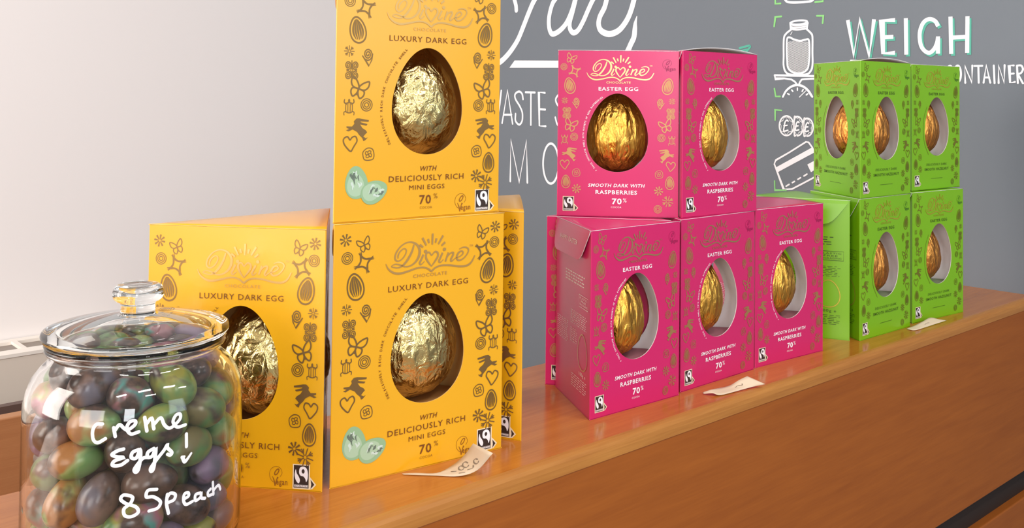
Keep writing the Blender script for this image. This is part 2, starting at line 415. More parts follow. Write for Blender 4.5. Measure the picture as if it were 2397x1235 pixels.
SHELF_YAW = 0.7381557
BOXES = [
    ('yellow', -0.19242, 0.68835, -0.13701, 0.13124, 0.18014, 0.15563, 0, 'yellow Easter egg box standing right behind the glass jar', 'champagne foil egg in the yellow box behind the glass jar', {'bow': 0.003}),
    ('yellow', -0.06401, 0.72671, 0.61566, 0.14576, 0.18284, 0.15459, 0, 'yellow Easter egg box on the counter carrying another yellow box', 'champagne foil egg in the lower yellow box of the stack', {}),
    ('yellow', -0.06682, 0.72907, 0.63513, 0.14339, 0.18154, 0.15459, 0.18344, 'yellow Easter egg box raised on top of another, cut by the frame', 'champagne foil egg in the topmost yellow box', {'bow': 0.003}),
    ('yellow', -0.05433, 0.81031, -0.38397, 0.14074, 0.18162, 0.15459, 0, 'yellow Easter egg box mostly hidden behind the right side of the yellow stack', 'champagne foil egg in the hidden yellow box behind the stack', {'bow': 0.004}),
    ('pink', 0.11385, 0.8733, 0.69644, 0.1161, 0.16021, 0.10026, 0, 'pink Easter egg box showing its text side with a Happy Easter flap', 'gold foil egg in the pink box with the Happy Easter flap', {}),
    ('pink', 0.20539, 0.95931, 0.74598, 0.12201, 0.16048, 0.10788, 0, 'pink Easter egg box in the middle of the bottom row behind a paper slip', 'gold foil egg in the middle pink box of the bottom row', {}),
    ('pink', 0.29824, 1.04078, 0.66792, 0.11893, 0.16108, 0.10788, 0, 'pink Easter egg box at the right end of its row, nothing on top', 'gold foil egg in the rightmost pink box', {'bow': 0.005}),
    ('pink', 0.09272, 0.9279, -0.2006, 0.11811, 0.15999, 0.10788, 0, 'pink Easter egg box hidden behind the others, only its left edge showing', 'gold foil egg in the pink box hidden at the back', {}),
    ('pink', 0.10213, 0.9345, -0.06295, 0.11623, 0.15873, 0.10788, 0.16081, 'pink Easter egg box on the upper row, facing forward with whole egg showing', 'bright gold foil egg filling the window of the forward-facing pink box', {'bow': 0.003}),
    ('pink', 0.20719, 0.96367, 0.69154, 0.11665, 0.15906, 0.10788, 0.16108, 'pink Easter egg box on the upper row turned to the right, lid bulging', 'gold foil egg in the upper pink box turned to the right', {'bow': 0.0045, 'free': 0}),
    ('green', 0.33548, 1.14521, -0.37827, 0.11811, 0.15975, 0.10788, 0, 'green Easter egg box turned so its text side and pale flap show', 'copper foil egg in the green box turned to its text side', {'roles': ('info', 'win', 'win')}),
    ('green', 0.44553, 1.16035, 0.71083, 0.11783, 0.16148, 0.10788, 0, 'green Easter egg box in the bottom row under the two-window corner box', 'copper foil egg in the bottom green box left of the paper slip', {}),
    ('green', 0.54695, 1.24905, 0.64272, 0.12022, 0.16101, 0.10788, 0, 'green Easter egg box at the right end of the bottom row by a paper slip', 'copper foil egg in the bottom green box at the right end', {}),
    ('green', 0.39222, 1.17984, -1.41943, 0.11729, 0.15881, 0.11407, 0.16208, 'green Easter egg box on the upper row, corner forward, showing two windows', 'copper foil egg seen through two windows of the corner green box', {'bow': 0.0045}),
    ('green', 0.55096, 1.26445, 0.65731, 0.11806, 0.15938, 0.10788, 0.16208, 'green Easter egg box on the upper row at the far right', 'copper foil egg in the upper green box at the far right', {'bow': 0.002}),
]
EGGS = [
    (0.0448, 0.0016, 0.0146, 0.8238, 0.425, 0.3752),
    (0.027, 0.0412, 0.0147, -0.9054, 0.2988, -0.3015),
    (-0.0108, 0.025, 0.0145, -0.2817, -0.956, -0.0815),
    (0.0407, -0.02, 0.0148, 0.9082, 0.1985, 0.3685),
    (0.0189, -0.0087, 0.015, -0.9472, 0.0074, -0.3207),
    (-0.0275, 0.0027, 0.015, -0.363, -0.8135, 0.4543),
    (-0.0403, 0.0214, 0.0151, 0.9333, 0.1046, -0.3435),
    (-0.0169, -0.0223, 0.0149, -0.5596, 0.7122, 0.4237),
    (0.0086, -0.0282, 0.0139, 0.9653, 0.1766, -0.1926),
    (-0.0267, 0.0402, 0.0147, -0.8926, -0.1968, 0.4056),
    (0.0291, -0.0392, 0.0162, -0.784, -0.3515, -0.5116),
    (-0.0058, 0.0003, 0.0143, 0.6515, 0.7126, -0.2602),
    (-0.0392, -0.0241, 0.0142, 0.3119, 0.9265, -0.2104),
    (0.0038, -0.0483, 0.0145, -0.9199, 0.3003, -0.2523),
    (-0.0489, -0.0025, 0.0145, 0.2353, 0.9396, -0.2486),
    (-0.0222, -0.0436, 0.015, -0.6666, 0.653, -0.3596),
    (-0.0073, -0.036, 0.0294, 0.9755, -0.2086, 0.0696),
    (0.0412, -0.0069, 0.0323, 0.998, 0.0409, 0.0477),
    (0.04, 0.0223, 0.0149, 0.9225, -0.1948, -0.3332),
    (0.0208, 0.0109, 0.0142, -0.9256, 0.2777, -0.2571),
    (-0.0011, 0.0486, 0.0146, -0.9713, 0.2133, 0.1055),
    (0.0097, 0.0294, 0.019, 0.3966, -0.2284, 0.8891),
    (0.0466, 0.013, 0.0377, 0.41, -0.3969, 0.8212),
    (0.0244, 0.0135, 0.0346, 0.5989, -0.7409, -0.3039),
    (-0.0361, -0.0324, 0.0334, 0.7612, -0.2671, -0.5909),
    (0.0398, -0.0285, 0.0362, -0.7018, -0.5127, 0.4945),
    (-0.0222, 0.0185, 0.0314, 0.6386, 0.7541, 0.1534),
    (-0.0135, 0.0426, 0.032, -0.651, 0.679, 0.3394),
    (-0.045, 0.009, 0.0328, -0.6477, 0.3678, 0.6673),
    (-0.0013, -0.0158, 0.0291, -0.2072, -0.1138, 0.9716),
    (0.0172, -0.0455, 0.0334, -0.8281, -0.5504, -0.1062),
    (0.0132, -0.0043, 0.0395, -0.9088, 0.0816, 0.4091),
    (-0.0362, 0.0327, 0.0348, 0.5167, 0.8411, 0.1597),
    (-0.0209, -0.0435, 0.0436, 0.2803, 0.3805, 0.8813),
    (0.0016, 0.0124, 0.0307, 0.7444, -0.4773, -0.467),
    (0.0196, -0.0233, 0.0311, -0.8084, -0.5281, 0.2599),
    (0.0124, 0.0472, 0.0318, -0.9878, -0.0209, 0.1541),
    (0.0475, -0.0112, 0.0517, -0.1112, -0.9937, 0.0156),
    (-0.0165, -0.0023, 0.0339, 0.4609, 0.7023, 0.5426),
    (-0.0007, -0.0487, 0.0473, 0.3335, 0.2165, 0.9175),
    (-0.0419, -0.0122, 0.0326, -0.878, -0.4786, -0.0042),
    (-0.0048, 0.0482, 0.051, -0.9896, 0.1336, -0.0531),
    (-0.0295, 0.0069, 0.0483, -0.3009, -0.854, -0.4244),
    (0.0341, 0.0323, 0.034, -0.975, 0.1589, -0.1552),
    (0.0403, 0.0267, 0.054, 0.7174, -0.6696, 0.1923),
    (-0.0204, -0.0218, 0.0432, -0.8386, 0.5435, -0.0366),
    (-0.0426, 0.0238, 0.0531, -0.6274, -0.7745, -0.0806),
    (0.0244, -0.0415, 0.0535, 0.9537, 0.2595, 0.1522),
    (0.0327, 0.0057, 0.0537, -0.0261, -0.5672, -0.8232),
    (-0.0481, -0.0052, 0.0521, -0.3338, 0.9405, -0.0628),
    (-0.0002, 0.012, 0.0525, 0.9203, -0.0825, -0.3825),
    (-0.0361, -0.032, 0.0553, 0.3615, -0.8521, 0.3784),
    (0.0061, -0.0283, 0.0501, 0.5561, 0.1993, 0.8069),
    (-0.0451, 0.0087, 0.0693, -0.6407, 0.088, 0.7627),
    (-0.0089, -0.0079, 0.0535, -0.6199, 0.7612, 0.1905),
    (-0.0201, 0.0313, 0.0502, 0.5085, -0.8597, 0.0486),
    (-0.0271, -0.0142, 0.063, 0.1463, -0.6342, 0.7592),
    (0.004, 0.0303, 0.0424, 0.9996, 0.0274, 0.0075),
    (-0.0466, -0.0133, 0.0724, -0.1984, 0.6568, 0.7275),
    (-0.0147, -0.0462, 0.0673, 0.9912, 0.0253, 0.1298),
    (0.0206, 0.0438, 0.0522, 0.622, 0.0086, -0.7829),
    (0.0485, 0.0028, 0.069, 0.0476, -0.8036, 0.5933),
    (0.0272, -0.0187, 0.0514, 0.2447, 0.5463, -0.801),
    (0.0403, -0.0263, 0.0683, -0.2961, -0.9544, 0.0383),
    (-0.0207, 0.0092, 0.0684, 0.691, 0.6831, 0.2364),
    (-0.034, 0.0282, 0.0723, 0.9799, -0.1585, 0.121),
    (-0.0025, 0.0307, 0.0636, 0.8643, 0.4224, -0.2732),
    (0.0112, -0.0074, 0.0611, 0.5873, 0.7554, -0.2906),
    (0.0292, -0.0056, 0.0725, 0.1331, 0.8438, 0.5199),
    (0.0078, 0.0103, 0.0728, -0.9106, 0.4066, -0.0742),
    (0.0114, -0.0448, 0.0714, -0.2617, 0.6996, -0.6649),
    (0.0194, 0.0227, 0.0587, -0.2032, 0.2977, 0.9328),
    (-0.0078, -0.0262, 0.0661, -0.5839, -0.0749, -0.8084),
    (-0.0193, 0.0443, 0.068, 0.8539, 0.131, 0.5036),
    (0.0401, 0.022, 0.0756, -0.816, -0.143, -0.5602),
    (0.0275, 0.0397, 0.0726, 0.669, -0.1247, -0.7327),
    (-0.033, -0.0354, 0.0771, -0.7112, 0.6235, -0.3247),
    (-0.0429, 0.0191, 0.0903, 0.0513, -0.9749, 0.2166),
    (-0.0405, -0.0223, 0.093, -0.7474, 0.6463, -0.1537),
    (-0.0292, -0.0051, 0.083, -0.6678, 0.7442, 0.0131),
    (-0.0281, 0.0371, 0.0918, 0.575, 0.1646, -0.8014),
    (-0.041, -0.0031, 0.1043, 0.6259, -0.0826, 0.7755),
    (0.0153, -0.0237, 0.0759, 0.7911, -0.3496, -0.5019),
    (0.0058, 0.0479, 0.0749, -0.1677, 0.3292, -0.9293),
    (-0.0045, -0.0474, 0.0872, 0.9291, -0.3322, 0.1626),
    (-0.0078, 0.0454, 0.0945, 0.0903, -0.0509, 0.9946),
    (0.0235, 0.0144, 0.0882, -0.237, 0.6882, -0.6857),
    (-0.0211, 0.0164, 0.089, -0.5302, -0.6678, 0.5224),
    (-0.0058, -0.007, 0.0756, 0.9258, -0.0161, 0.3776),
    (0.0418, -0.0158, 0.0874, -0.9884, -0.1023, 0.1119),
    (-0.0312, 0.0193, 0.1106, 0.3998, 0.6854, 0.6086),
    (0.0319, 0.0339, 0.0934, -0.556, 0.8305, 0.0326),
    (0.0459, 0.0078, 0.0913, 0.5216, -0.8277, -0.2072),
    (0.0331, 0.0184, 0.1092, 0.7235, -0.6878, 0.0592),
    (0.0114, 0.0391, 0.1041, -0.0611, 0.1047, -0.9926),
    (-0.0183, -0.0045, 0.1019, -0.1732, -0.9194, -0.3532),
    (-0.0165, -0.027, 0.0879, -0.4385, -0.7093, 0.5519),
    (0.0172, -0.0075, 0.0906, 0.3083, -0.7162, 0.6261),
    (0.0292, -0.0382, 0.0854, -0.6155, -0.7832, 0.088),
    (0.0007, 0.0275, 0.0855, 0.7728, -0.4683, 0.4283),
    (-0.0265, -0.0254, 0.1109, 0.1008, 0.8786, 0.4667),
    (0.0347, -0.0053, 0.1054, 0.7808, -0.6045, 0.1577),
    (0.0098, 0.0175, 0.1091, -0.4411, 0.5133, 0.7362),
    (0.0308, -0.0271, 0.1044, -0.8029, 0.2845, 0.5239),
    (-0.0009, 0.0057, 0.0932, 0.3977, -0.4716, 0.7871),
    (0.0115, -0.0358, 0.0982, 0.3081, 0.8151, -0.4905),
    (-0.0105, 0.0262, 0.1058, -0.4083, 0.701, 0.5847),
    (-0.0006, -0.0173, 0.0996, 0.1097, 0.0228, -0.9937),
    (-0.0228, 0.0024, 0.1226, 0.7608, 0.6091, -0.2238),
    (0.0219, 0.0085, 0.1255, 0.6577, -0.7404, -0.1389),
    (-0.0088, -0.0383, 0.107, 0.6353, 0.6079, 0.4762),
    (0.0141, -0.0086, 0.1136, -0.0579, 0.9146, -0.4001),
]

# ------------------------------------------------------------------ materials
def wood(name, c0, c1, rough, scale=1.0, coat=0.0):
    m = mat(name, c0, rough, coat=coat, coat_rough=.12)
    tc = nd(m, 'ShaderNodeTexCoord'); mp = nd(m, 'ShaderNodeMapping'); mp.inputs['Scale'].default_value = (2.2*scale, 34*scale, 34*scale)
    n1 = nd(m, 'ShaderNodeTexNoise'); n1.inputs['Scale'].default_value = 3.0; n1.inputs['Detail'].default_value = 6; n1.inputs['Distortion'].default_value = .6
    mp2 = nd(m, 'ShaderNodeMapping'); mp2.inputs['Scale'].default_value = (1.1*scale, 7*scale, 7*scale)
    n2 = nd(m, 'ShaderNodeTexNoise'); n2.inputs['Scale'].default_value = 2.0; n2.inputs['Detail'].default_value = 3; n2.inputs['Distortion'].default_value = 1.2
    mp3 = nd(m, 'ShaderNodeMapping'); mp3.inputs['Scale'].default_value = (14*scale, 300*scale, 300*scale)
    n3 = nd(m, 'ShaderNodeTexNoise'); n3.inputs['Scale'].default_value = 2.0; n3.inputs['Detail'].default_value = 2
    a1 = nd(m, 'ShaderNodeMath', operation='MULTIPLY_ADD'); a1.inputs[1].default_value = .5
    a2 = nd(m, 'ShaderNodeMath', operation='MULTIPLY_ADD'); a2.inputs[1].default_value = .35
    a3 = nd(m, 'ShaderNodeMath', operation='MULTIPLY'); a3.inputs[1].default_value = .32
    rp = nd(m, 'ShaderNodeValToRGB'); rp.color_ramp.elements[0].position = .36; rp.color_ramp.elements[1].position = .84
    rp.color_ramp.elements[0].color = c0; rp.color_ramp.elements[1].color = c1
    for q in (mp, mp2, mp3): lk(m, tc.outputs['Object'], q.inputs[0])
    lk(m, mp.outputs[0], n1.inputs['Vector']); lk(m, mp2.outputs[0], n2.inputs['Vector']); lk(m, mp3.outputs[0], n3.inputs['Vector'])
    lk(m, n3.outputs[0], a3.inputs[0]); lk(m, n2.outputs[0], a2.inputs[0]); lk(m, a3.outputs[0], a2.inputs[2])
    lk(m, n1.outputs[0], a1.inputs[0]); lk(m, a2.outputs[0], a1.inputs[2]); lk(m, a1.outputs[0], rp.inputs[0])
    lk(m, rp.outputs[0], bsdf(m).inputs['Base Color'])
    return m
def foil(name, c0, c1, rough, sx, sz, bump):
    m = mat(name, c0, rough, 1.0)
    tc = nd(m, 'ShaderNodeTexCoord'); mp = nd(m, 'ShaderNodeMapping'); mp.inputs['Scale'].default_value = (sx, sx, sz)
    n1 = nd(m, 'ShaderNodeTexNoise', noise_type='RIDGED_MULTIFRACTAL'); n1.inputs['Scale'].default_value = .8; n1.inputs['Detail'].default_value = 2; n1.inputs['Distortion'].default_value = .6
    vo = nd(m, 'ShaderNodeTexVoronoi', feature='DISTANCE_TO_EDGE'); vo.inputs['Scale'].default_value = .7; vo.inputs['Detail'].default_value = 1.0
    ad = nd(m, 'ShaderNodeMath', operation='MULTIPLY_ADD'); ad.inputs[1].default_value = .8
    bp = nd(m, 'ShaderNodeBump'); bp.inputs['Strength'].default_value = bump; bp.inputs['Distance'].default_value = .0045
    mx = nd(m, 'ShaderNodeMix', data_type='RGBA'); mx.inputs[6].default_value = c0; mx.inputs[7].default_value = c1
    lk(m, tc.outputs['Object'], mp.inputs[0]); lk(m, mp.outputs[0], n1.inputs['Vector']); lk(m, mp.outputs[0], vo.inputs['Vector'])
    n2 = nd(m, 'ShaderNodeTexNoise'); n2.inputs['Scale'].default_value = 1.5; n2.inputs['Detail'].default_value = 4; n2.inputs['Distortion'].default_value = 1.2
    a2 = nd(m, 'ShaderNodeMath', operation='MULTIPLY_ADD'); a2.inputs[1].default_value = .9
    lk(m, mp.outputs[0], n2.inputs['Vector']); lk(m, n2.outputs[0], a2.inputs[0]); lk(m, n1.outputs[0], a2.inputs[2])
    lk(m, vo.outputs['Distance'], ad.inputs[0]); lk(m, a2.outputs[0], ad.inputs[2]); lk(m, ad.outputs[0], bp.inputs['Height'])
    lk(m, bp.outputs[0], bsdf(m).inputs['Normal']); lk(m, n1.outputs[0], mx.inputs[0]); lk(m, mx.outputs[2], bsdf(m).inputs['Base Color'])
    return m
def thin_glass(name, tint=(.985, .99, .985, 1), ior=1.5):
    m = bpy.data.materials.new(name); m.use_nodes = True; nt = m.node_tree
    nt.nodes.remove(bsdf(m)); out = nt.nodes['Material Output']
    tr = nd(m, 'ShaderNodeBsdfTransparent'); tr.inputs[0].default_value = tint
    gl = nd(m, 'ShaderNodeBsdfGlossy'); gl.inputs['Roughness'].default_value = .02
    lw = nd(m, 'ShaderNodeLayerWeight'); lw.inputs[0].default_value = .5
    pw = nd(m, 'ShaderNodeMath', operation='POWER'); pw.inputs[1].default_value = 4.5
    fr = nd(m, 'ShaderNodeMath', operation='MULTIPLY_ADD'); fr.inputs[1].default_value = .9; fr.inputs[2].default_value = ((ior-1)/(ior+1))**2
    lk(m, lw.outputs['Facing'], pw.inputs[0]); lk(m, pw.outputs[0], fr.inputs[0])
    mx = nd(m, 'ShaderNodeMixShader'); lk(m, fr.outputs[0], mx.inputs[0]); lk(m, tr.outputs[0], mx.inputs[1]); lk(m, gl.outputs[0], mx.inputs[2])
    lk(m, mx.outputs[0], out.inputs[0])
    return m

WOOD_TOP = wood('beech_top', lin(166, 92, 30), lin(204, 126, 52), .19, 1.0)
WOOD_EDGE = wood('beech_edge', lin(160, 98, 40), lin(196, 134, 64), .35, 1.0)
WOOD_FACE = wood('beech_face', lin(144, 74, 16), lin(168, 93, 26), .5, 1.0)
WOOD_BENCH = wood('bench_wood', lin(168, 112, 70), lin(190, 134, 88), .5, 1.0)
DARK = mat('dark_gap', lin(40, 30, 26), .6)
SHADE_BROWN = mat('shadow_brown', lin(96, 74, 66), .6)  # dark brown that carries the shade below the heater
WHITE_WALL = mat('pale_plaster', lin(242, 237, 235), .8, spec=.2)
GREY_WALL = mat('slate_paint', lin(117, 124, 132), .6, spec=.3)
PAINT_W = mat('white_paint', lin(252, 251, 255), .6)
PAINT_G = mat('green_paint', lin(140, 214, 130), .6)
PAINT_T = mat('teal_paint', lin(84, 178, 156), .6)
RAD = mat('radiator_enamel', lin(226, 214, 200), .4)
RADW = mat('radiator_grille_white', lin(244, 236, 226), .4)
FLOOR = mat('floor_vinyl', lin(150, 130, 112), .5)
PAPER = mat('buff_paper', lin(222, 200, 172), .8, spec=.2)
PENCIL = mat('pencil_mark', lin(140, 122, 104), .8)
INNER = mat('white_card', lin(232, 226, 226), .6, spec=.3)
INNER_Y = mat('tan_card_inside', lin(238, 192, 118), .6, spec=.3)
BLACK = mat('badge_black', lin(52, 38, 34), .5)
CREAM = mat('badge_cream', lin(240, 222, 190), .5)
PW = mat('print_white', lin(250, 244, 246), .45)
GREYP = mat('badge_grey', lin(150, 142, 138), .5)
KIND = {
 'yellow': dict(inn=INNER_Y, crd=mat('amber_board', lin(190, 140, 84), .8, spec=.2), card=mat('yellow_card', lin(236, 172, 14), .4, spec=.4, coat=.8, coat_rough=.22), motif=mat('bronze_foil', lin(150, 116, 70), .42, .7),
                logo=mat('pale_gold_foil', lin(214, 168, 100), .32, .65), txt=mat('brown_ink', lin(120, 66, 20), .5), fine=mat('brown_ink_light', lin(150, 100, 30), .5),
                vegan=mat('brown_mark_ink', lin(150, 92, 20), .5),
                foil=foil('champagne_foil', lin(232, 206, 140), lin(205, 168, 92), .22, 62, 46, .75)),
 'pink': dict(inn=INNER, crd=mat('dusty_pink_board', lin(150, 98, 108), .8, spec=.2), card=mat('pink_card', lin(208, 26, 101), .4, spec=.4, coat=.7, coat_rough=.22), motif=mat('gold_motif_foil', lin(200, 150, 100), .4, .6),
              logo=mat('gold_logo_foil', lin(238, 196, 140), .28, .9), txt=PW, fine=PW, vegan=mat('plum_mark_ink', lin(160, 30, 84), .5),
              foil=foil('gold_foil', lin(246, 184, 84), lin(232, 158, 54), .28, 105, 30, .75)),
 'green': dict(inn=INNER, crd=mat('dull_green_board', lin(128, 142, 112), .8, spec=.2), card=mat('green_card', lin(124, 184, 8), .4, spec=.4, coat=.4, coat_rough=.22), motif=mat('olive_motif_foil', lin(128, 126, 42), .45, .4),
               logo=mat('copper_logo_foil', lin(200, 180, 66), .4, .5), txt=mat('dark_green_ink', lin(66, 92, 22), .5), fine=mat('dark_green_ink_fine', lin(66, 92, 22), .5),
               vegan=mat('green_mark_ink', lin(62, 110, 30), .5),
               foil=foil('copper_foil', lin(236, 160, 80), lin(214, 124, 46), .29, 105, 30, .7)),
}
MINT_M = mat('mint_foil_mid_print', lin(174, 200, 168), .45); MINT = mat('mint_foil_print', lin(150, 184, 142), .45); MINT_D = mat('mint_foil_dark_print', lin(104, 118, 104), .45); MINT_L = mat('mint_foil_light_print', lin(206, 220, 208), .45)

# ------------------------------------------------------------------ the room
T = Vector((math.cos(SHELF_YAW), math.sin(SHELF_YAW), 0)); N = Vector((-T.y, T.x, 0)); Z = Vector((0, 0, 1))
FRONT, BACK, END = 0.5270, 0.7247, 1.4936       # front edge, back edge (along N) and wall (along T)
LEFT = 1.98                                     # pale wall, along N
FLOOR_Z = -1.05
def P_(s, q, z): return T*s + N*q + Z*z
def frame_obj(o):
    o.rotation_euler = (0, 0, SHELF_YAW); return o
def slab(name, s0, s1, q0, q1, z0, z1, m, parent=None, bev=0.0):
    v, f = box_v(s0, s1, q0, q1, z0, z1); o = mesh_obj(name, v, f, [m], parent=parent)
    if bev: bevel_obj(o, bev)
    return o
o = frame_obj(slab('floor', -3.0, END, -2.0, LEFT, FLOOR_Z-.02, FLOOR_Z, FLOOR)); tag(o, 'floor of the shop', kind='structure')
o = frame_obj(slab('wall_left', -3.0, END, LEFT, LEFT+.05, FLOOR_Z, 1.6, WHITE_WALL)); tag(o, 'plain pale plaster wall', kind='structure')
wall = frame_obj(slab('wall_back', END, END+.05, -1.5, LEFT+.05, FLOOR_Z, 1.6, GREY_WALL)); tag(wall, 'slate grey wall painted with white lettering', kind='structure')

# counter
counter = thing('wooden_counter', 'long wooden counter carrying the jar and all the egg boxes', 'counter', (0, 0, 0), SHELF_YAW)
counter.location = (0, 0, FLOOR_Z)
dz = -FLOOR_Z
prof = [(BACK, dz), (FRONT+.007, dz), (FRONT+.0045, dz-.0006), (FRONT+.002, dz-.002), (FRONT+.0006, dz-.0045), (FRONT, dz-.008), (FRONT, dz-.014), (BACK, dz-.03)]
v = [(s, q, z) for s in (-.6, END) for q, z in prof]; n = len(prof)
f = [(i, (i+1) % n, n+(i+1) % n, n+i) for i in range(n)] + [tuple(range(n))[::-1], tuple(range(n, 2*n))]
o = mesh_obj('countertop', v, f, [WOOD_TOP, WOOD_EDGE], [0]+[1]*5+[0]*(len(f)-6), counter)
g1 = hit(2397, 1104, N, FRONT); g2 = hit(2397, 1166, N, FRONT)
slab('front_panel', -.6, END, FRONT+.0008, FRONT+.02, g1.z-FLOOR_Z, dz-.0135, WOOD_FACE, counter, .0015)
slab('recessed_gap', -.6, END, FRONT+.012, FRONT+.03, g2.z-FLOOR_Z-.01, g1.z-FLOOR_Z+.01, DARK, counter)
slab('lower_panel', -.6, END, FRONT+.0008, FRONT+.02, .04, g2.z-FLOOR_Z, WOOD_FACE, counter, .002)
slab('plinth', -.6, END, FRONT+.03, BACK-.02, 0, .05, DARK, counter)
slab('back_panel', -.6, END, BACK-.02, BACK-.002, .04, dz-.03, WOOD_FACE, counter)

# bench with a wooden back behind the counter, and the heater under the pale wall
ben = thing('wooden_bench', 'wooden bench back with a pale top edge behind the counter at far left', 'bench', (0, 0, FLOOR_Z), SHELF_YAW)
BQ = 1.40
zt = hit(0, 981, N, BQ).z - FLOOR_Z
zt2 = hit(0, 945, N, BQ+.20).z - FLOOR_Z
slab('front_board', -1.2, .6, BQ, BQ+.022, .0, zt, WOOD_BENCH, ben, .002)
slab('seat_board', -1.2, .6, BQ+.022, BQ+.2, zt-.10, zt-.08, SHADE_BROWN, ben)
slab('shade_board', -1.2, .6, BQ+.2, BQ+.215, 0, zt2-.005, SHADE_BROWN, ben)  # added dark board, stands in for the shaded gap under the heater
rad = thing('wall_heater', 'white panel heater with slotted top grille below the pale wall', 'heater', (0, 0, FLOOR_Z), SHELF_YAW)
RQ = LEFT-.115
zr = hit(0, 832, N, RQ).z - FLOOR_Z
slab('front_panel', -1.5, .75, RQ, RQ+.016, .3, zr-.004, RAD, rad, .003)
v, f = [], []
def addb(*a):
    vv, ff = box_v(*a); b = len(v); v.extend(vv); f.extend([tuple(b+i for i in q) for q in ff])
addb(-1.5, .75, RQ-.002, RQ+.03, zr-.006, zr); addb(-1.5, .75, RQ+.092, RQ+.112, zr-.006, zr)
for k in range(33): addb(-1.2+k*.06, -1.191+k*.06, RQ+.029, RQ+.093, zr-.005, zr+.0005)
mesh_obj('top_grille', v, f, [RADW], parent=rad)
slab('inner_panel', -1.5, .75, RQ+.018, RQ+.11, .32, zr-.045, RAD, rad)
for s in (-1.4, .65): slab('foot', s, s+.05, RQ+.03, RQ+.09, 0, .33, RAD, rad)

# ------------------------------------------------------------------ painted lettering and drawings on the grey wall
EXW = -N
def wp(px, py):
    h = hit(px, py, T, END); return (h.dot(EXW), -h.z)
def wscale(px, py):
    h = hit(px, py, T, END); return (h-Vector((0, 0, EYE))).dot(FX)/F_PX*1.08
def zoomed(ox, oy, sc):
    return lambda *p: [(ox+x/sc, oy+y/sc) for x, y in p]
def wline(P, pts, w, m=0, layer=0, smooth=True, cap=True, closed=False, ws=None):
    k = wscale(*pts[0])
    P.ribbon([wp(*q) for q in pts], w*k, m, layer, closed, smooth, 5, cap, None if ws is None else [a*k for a in ws])
def wpoly(P, pts, m=0, layer=0): P.poly([wp(*q) for q in pts], m, layer)
def mural(name, P, mats, label):
    o = print_obj(name, P, mats, T*END, EXW, Z, -T, .0006, .00002, None)
    o.parent = wall; o.matrix_parent_inverse = wall.matrix_basis.inverted(); o['label'] = label
    return o
# script word cut by the top of the frame, with its comma and underline
P = Print(); z = zoomed(1160, 0, 6.658)
wline(P, z((720, -300), (650, -80), (600, 20), (570, 80), (500, 250), (430, 430), (350, 620), (250, 780), (150, 900), (60, 975), (-60, 1030)), 13)
wline(P, z((250, -160), (290, -30), (320, 80), (327, 160)), 11)
wline(P, z((1230, -260), (1080, -220), (970, -60), (890, 60), (840, 250), (835, 400), (860, 500), (905, 530), (1000, 480), (1100, 370), (1180, 200), (1240, 0), (1270, -200)), 12)
wline(P, z((1290, -200), (1250, 0), (1200, 200), (1160, 350), (1165, 450), (1215, 510), (1290, 470), (1370, 330), (1440, 170), (1520, 0), (1620, -150)), 12)
wline(P, z((1760, -150), (1740, -30), (1700, 120), (1630, 260), (1610, 380), (1650, 480), (1770, 530), (1900, 490), (2000, 390), (2090, 230), (2160, 0), (2190, -200)), 13.5)
wline(P, z((2208, 250), (2182, 360), (2175, 450), (2160, 580), (2110, 690), (2060, 800), (1990, 880)), 0, ws=[2, 9, 13, 14, 14, 14, 10], cap=False)
wpoly(P, z((220, 1055), (300, 942), (1400, 946), (1400, 1055)))
mural('script_lettering', P, [PAINT_W], 'large white script word with underline')
P = Print(); z = zoomed(1160, 190, 4.75); a = 4.6
wline(P, z((-60, 105), (-30, 470), (0, 240), (22, 470), (48, 270), (66, 105)), a, smooth=False)
wline(P, z((75, 465), (135, 103), (192, 472)), a, smooth=False); wline(P, z((97, 372), (180, 372)), a)
wline(P, z((308, 200), (297, 140), (262, 114), (220, 145), (225, 200), (270, 275), (300, 350), (298, 440), (265, 482), (225, 440), (225, 362)), a)
wline(P, z((336, 122), (440, 126)), a); wline(P, z((396, 127), (395, 485)), a)
wline(P, z((552, 130), (485, 122), (490, 496), (560, 500)), a, smooth=False); wline(P, z((490, 310), (555, 315)), a)
wline(P, z((765, 180), (745, 137), (705, 150), (672, 200), (690, 260), (735, 300), (772, 370), (768, 450), (735, 505), (690, 480), (667, 402)), a)
mural('block_lettering', P, [PAINT_W], 'white hand-painted word ending ASTE')
P = Print()
wline(P, z((166, 1110), (172, 655), (265, 1120), (346, 665), (356, 1125)), 5.4, smooth=False)
e = [(617+86*math.sin(2*PI*i/26), 915-222*math.cos(2*PI*i/26)) for i in range(26)]
wline(P, z(*e), 5.2, closed=True, cap=False)
mural('block_lettering', P, [PAINT_W], 'white letters M and O')
P = Print()
wline(P, [(1732, 112.6), (1756, 107.5), (1746, 124), (1738, 140)], 5, 0); wline(P, [(1735, 119), (1748, 116)], 4, 0)
mural('painted_arrow', P, [PAINT_T], 'teal arrow mark')
# brackets
for pts in ([(-10+135, -60), (125, 45), (185, 40)], [(585, 25), (675, 15), (675, -60)], [(195, 190), (125, 197), (112, 305)], [(605, 183), (680, 183), (672, 268)], [(115, 1025), (130, 1115), (180, 1115)]):
    P = Print(); wline(P, zoomed(1790, 0, 4.94)(*pts), 4, smooth=False); mural('corner_bracket', P, [PAINT_G], 'pale green corner bracket')
for pts in ([(205, 146), (128, 138), (128, 262)], [(122, 995), (125, 1105), (260, 1105)]):
    P = Print(); wline(P, zoomed(1790, 230, 5.146)(*pts), 3.4, smooth=False); mural('corner_bracket', P, [PAINT_G], 'pale green corner bracket')
P = Print(); z = zoomed(1790, 0, 4.94)
wline(P, z((215, -80), (240, 0), (300, 28), (480, 22), (560, 0), (590, -80)), 5)
mural('drawing', P, [PAINT_W], 'bottom of a white line drawing cut by the frame')
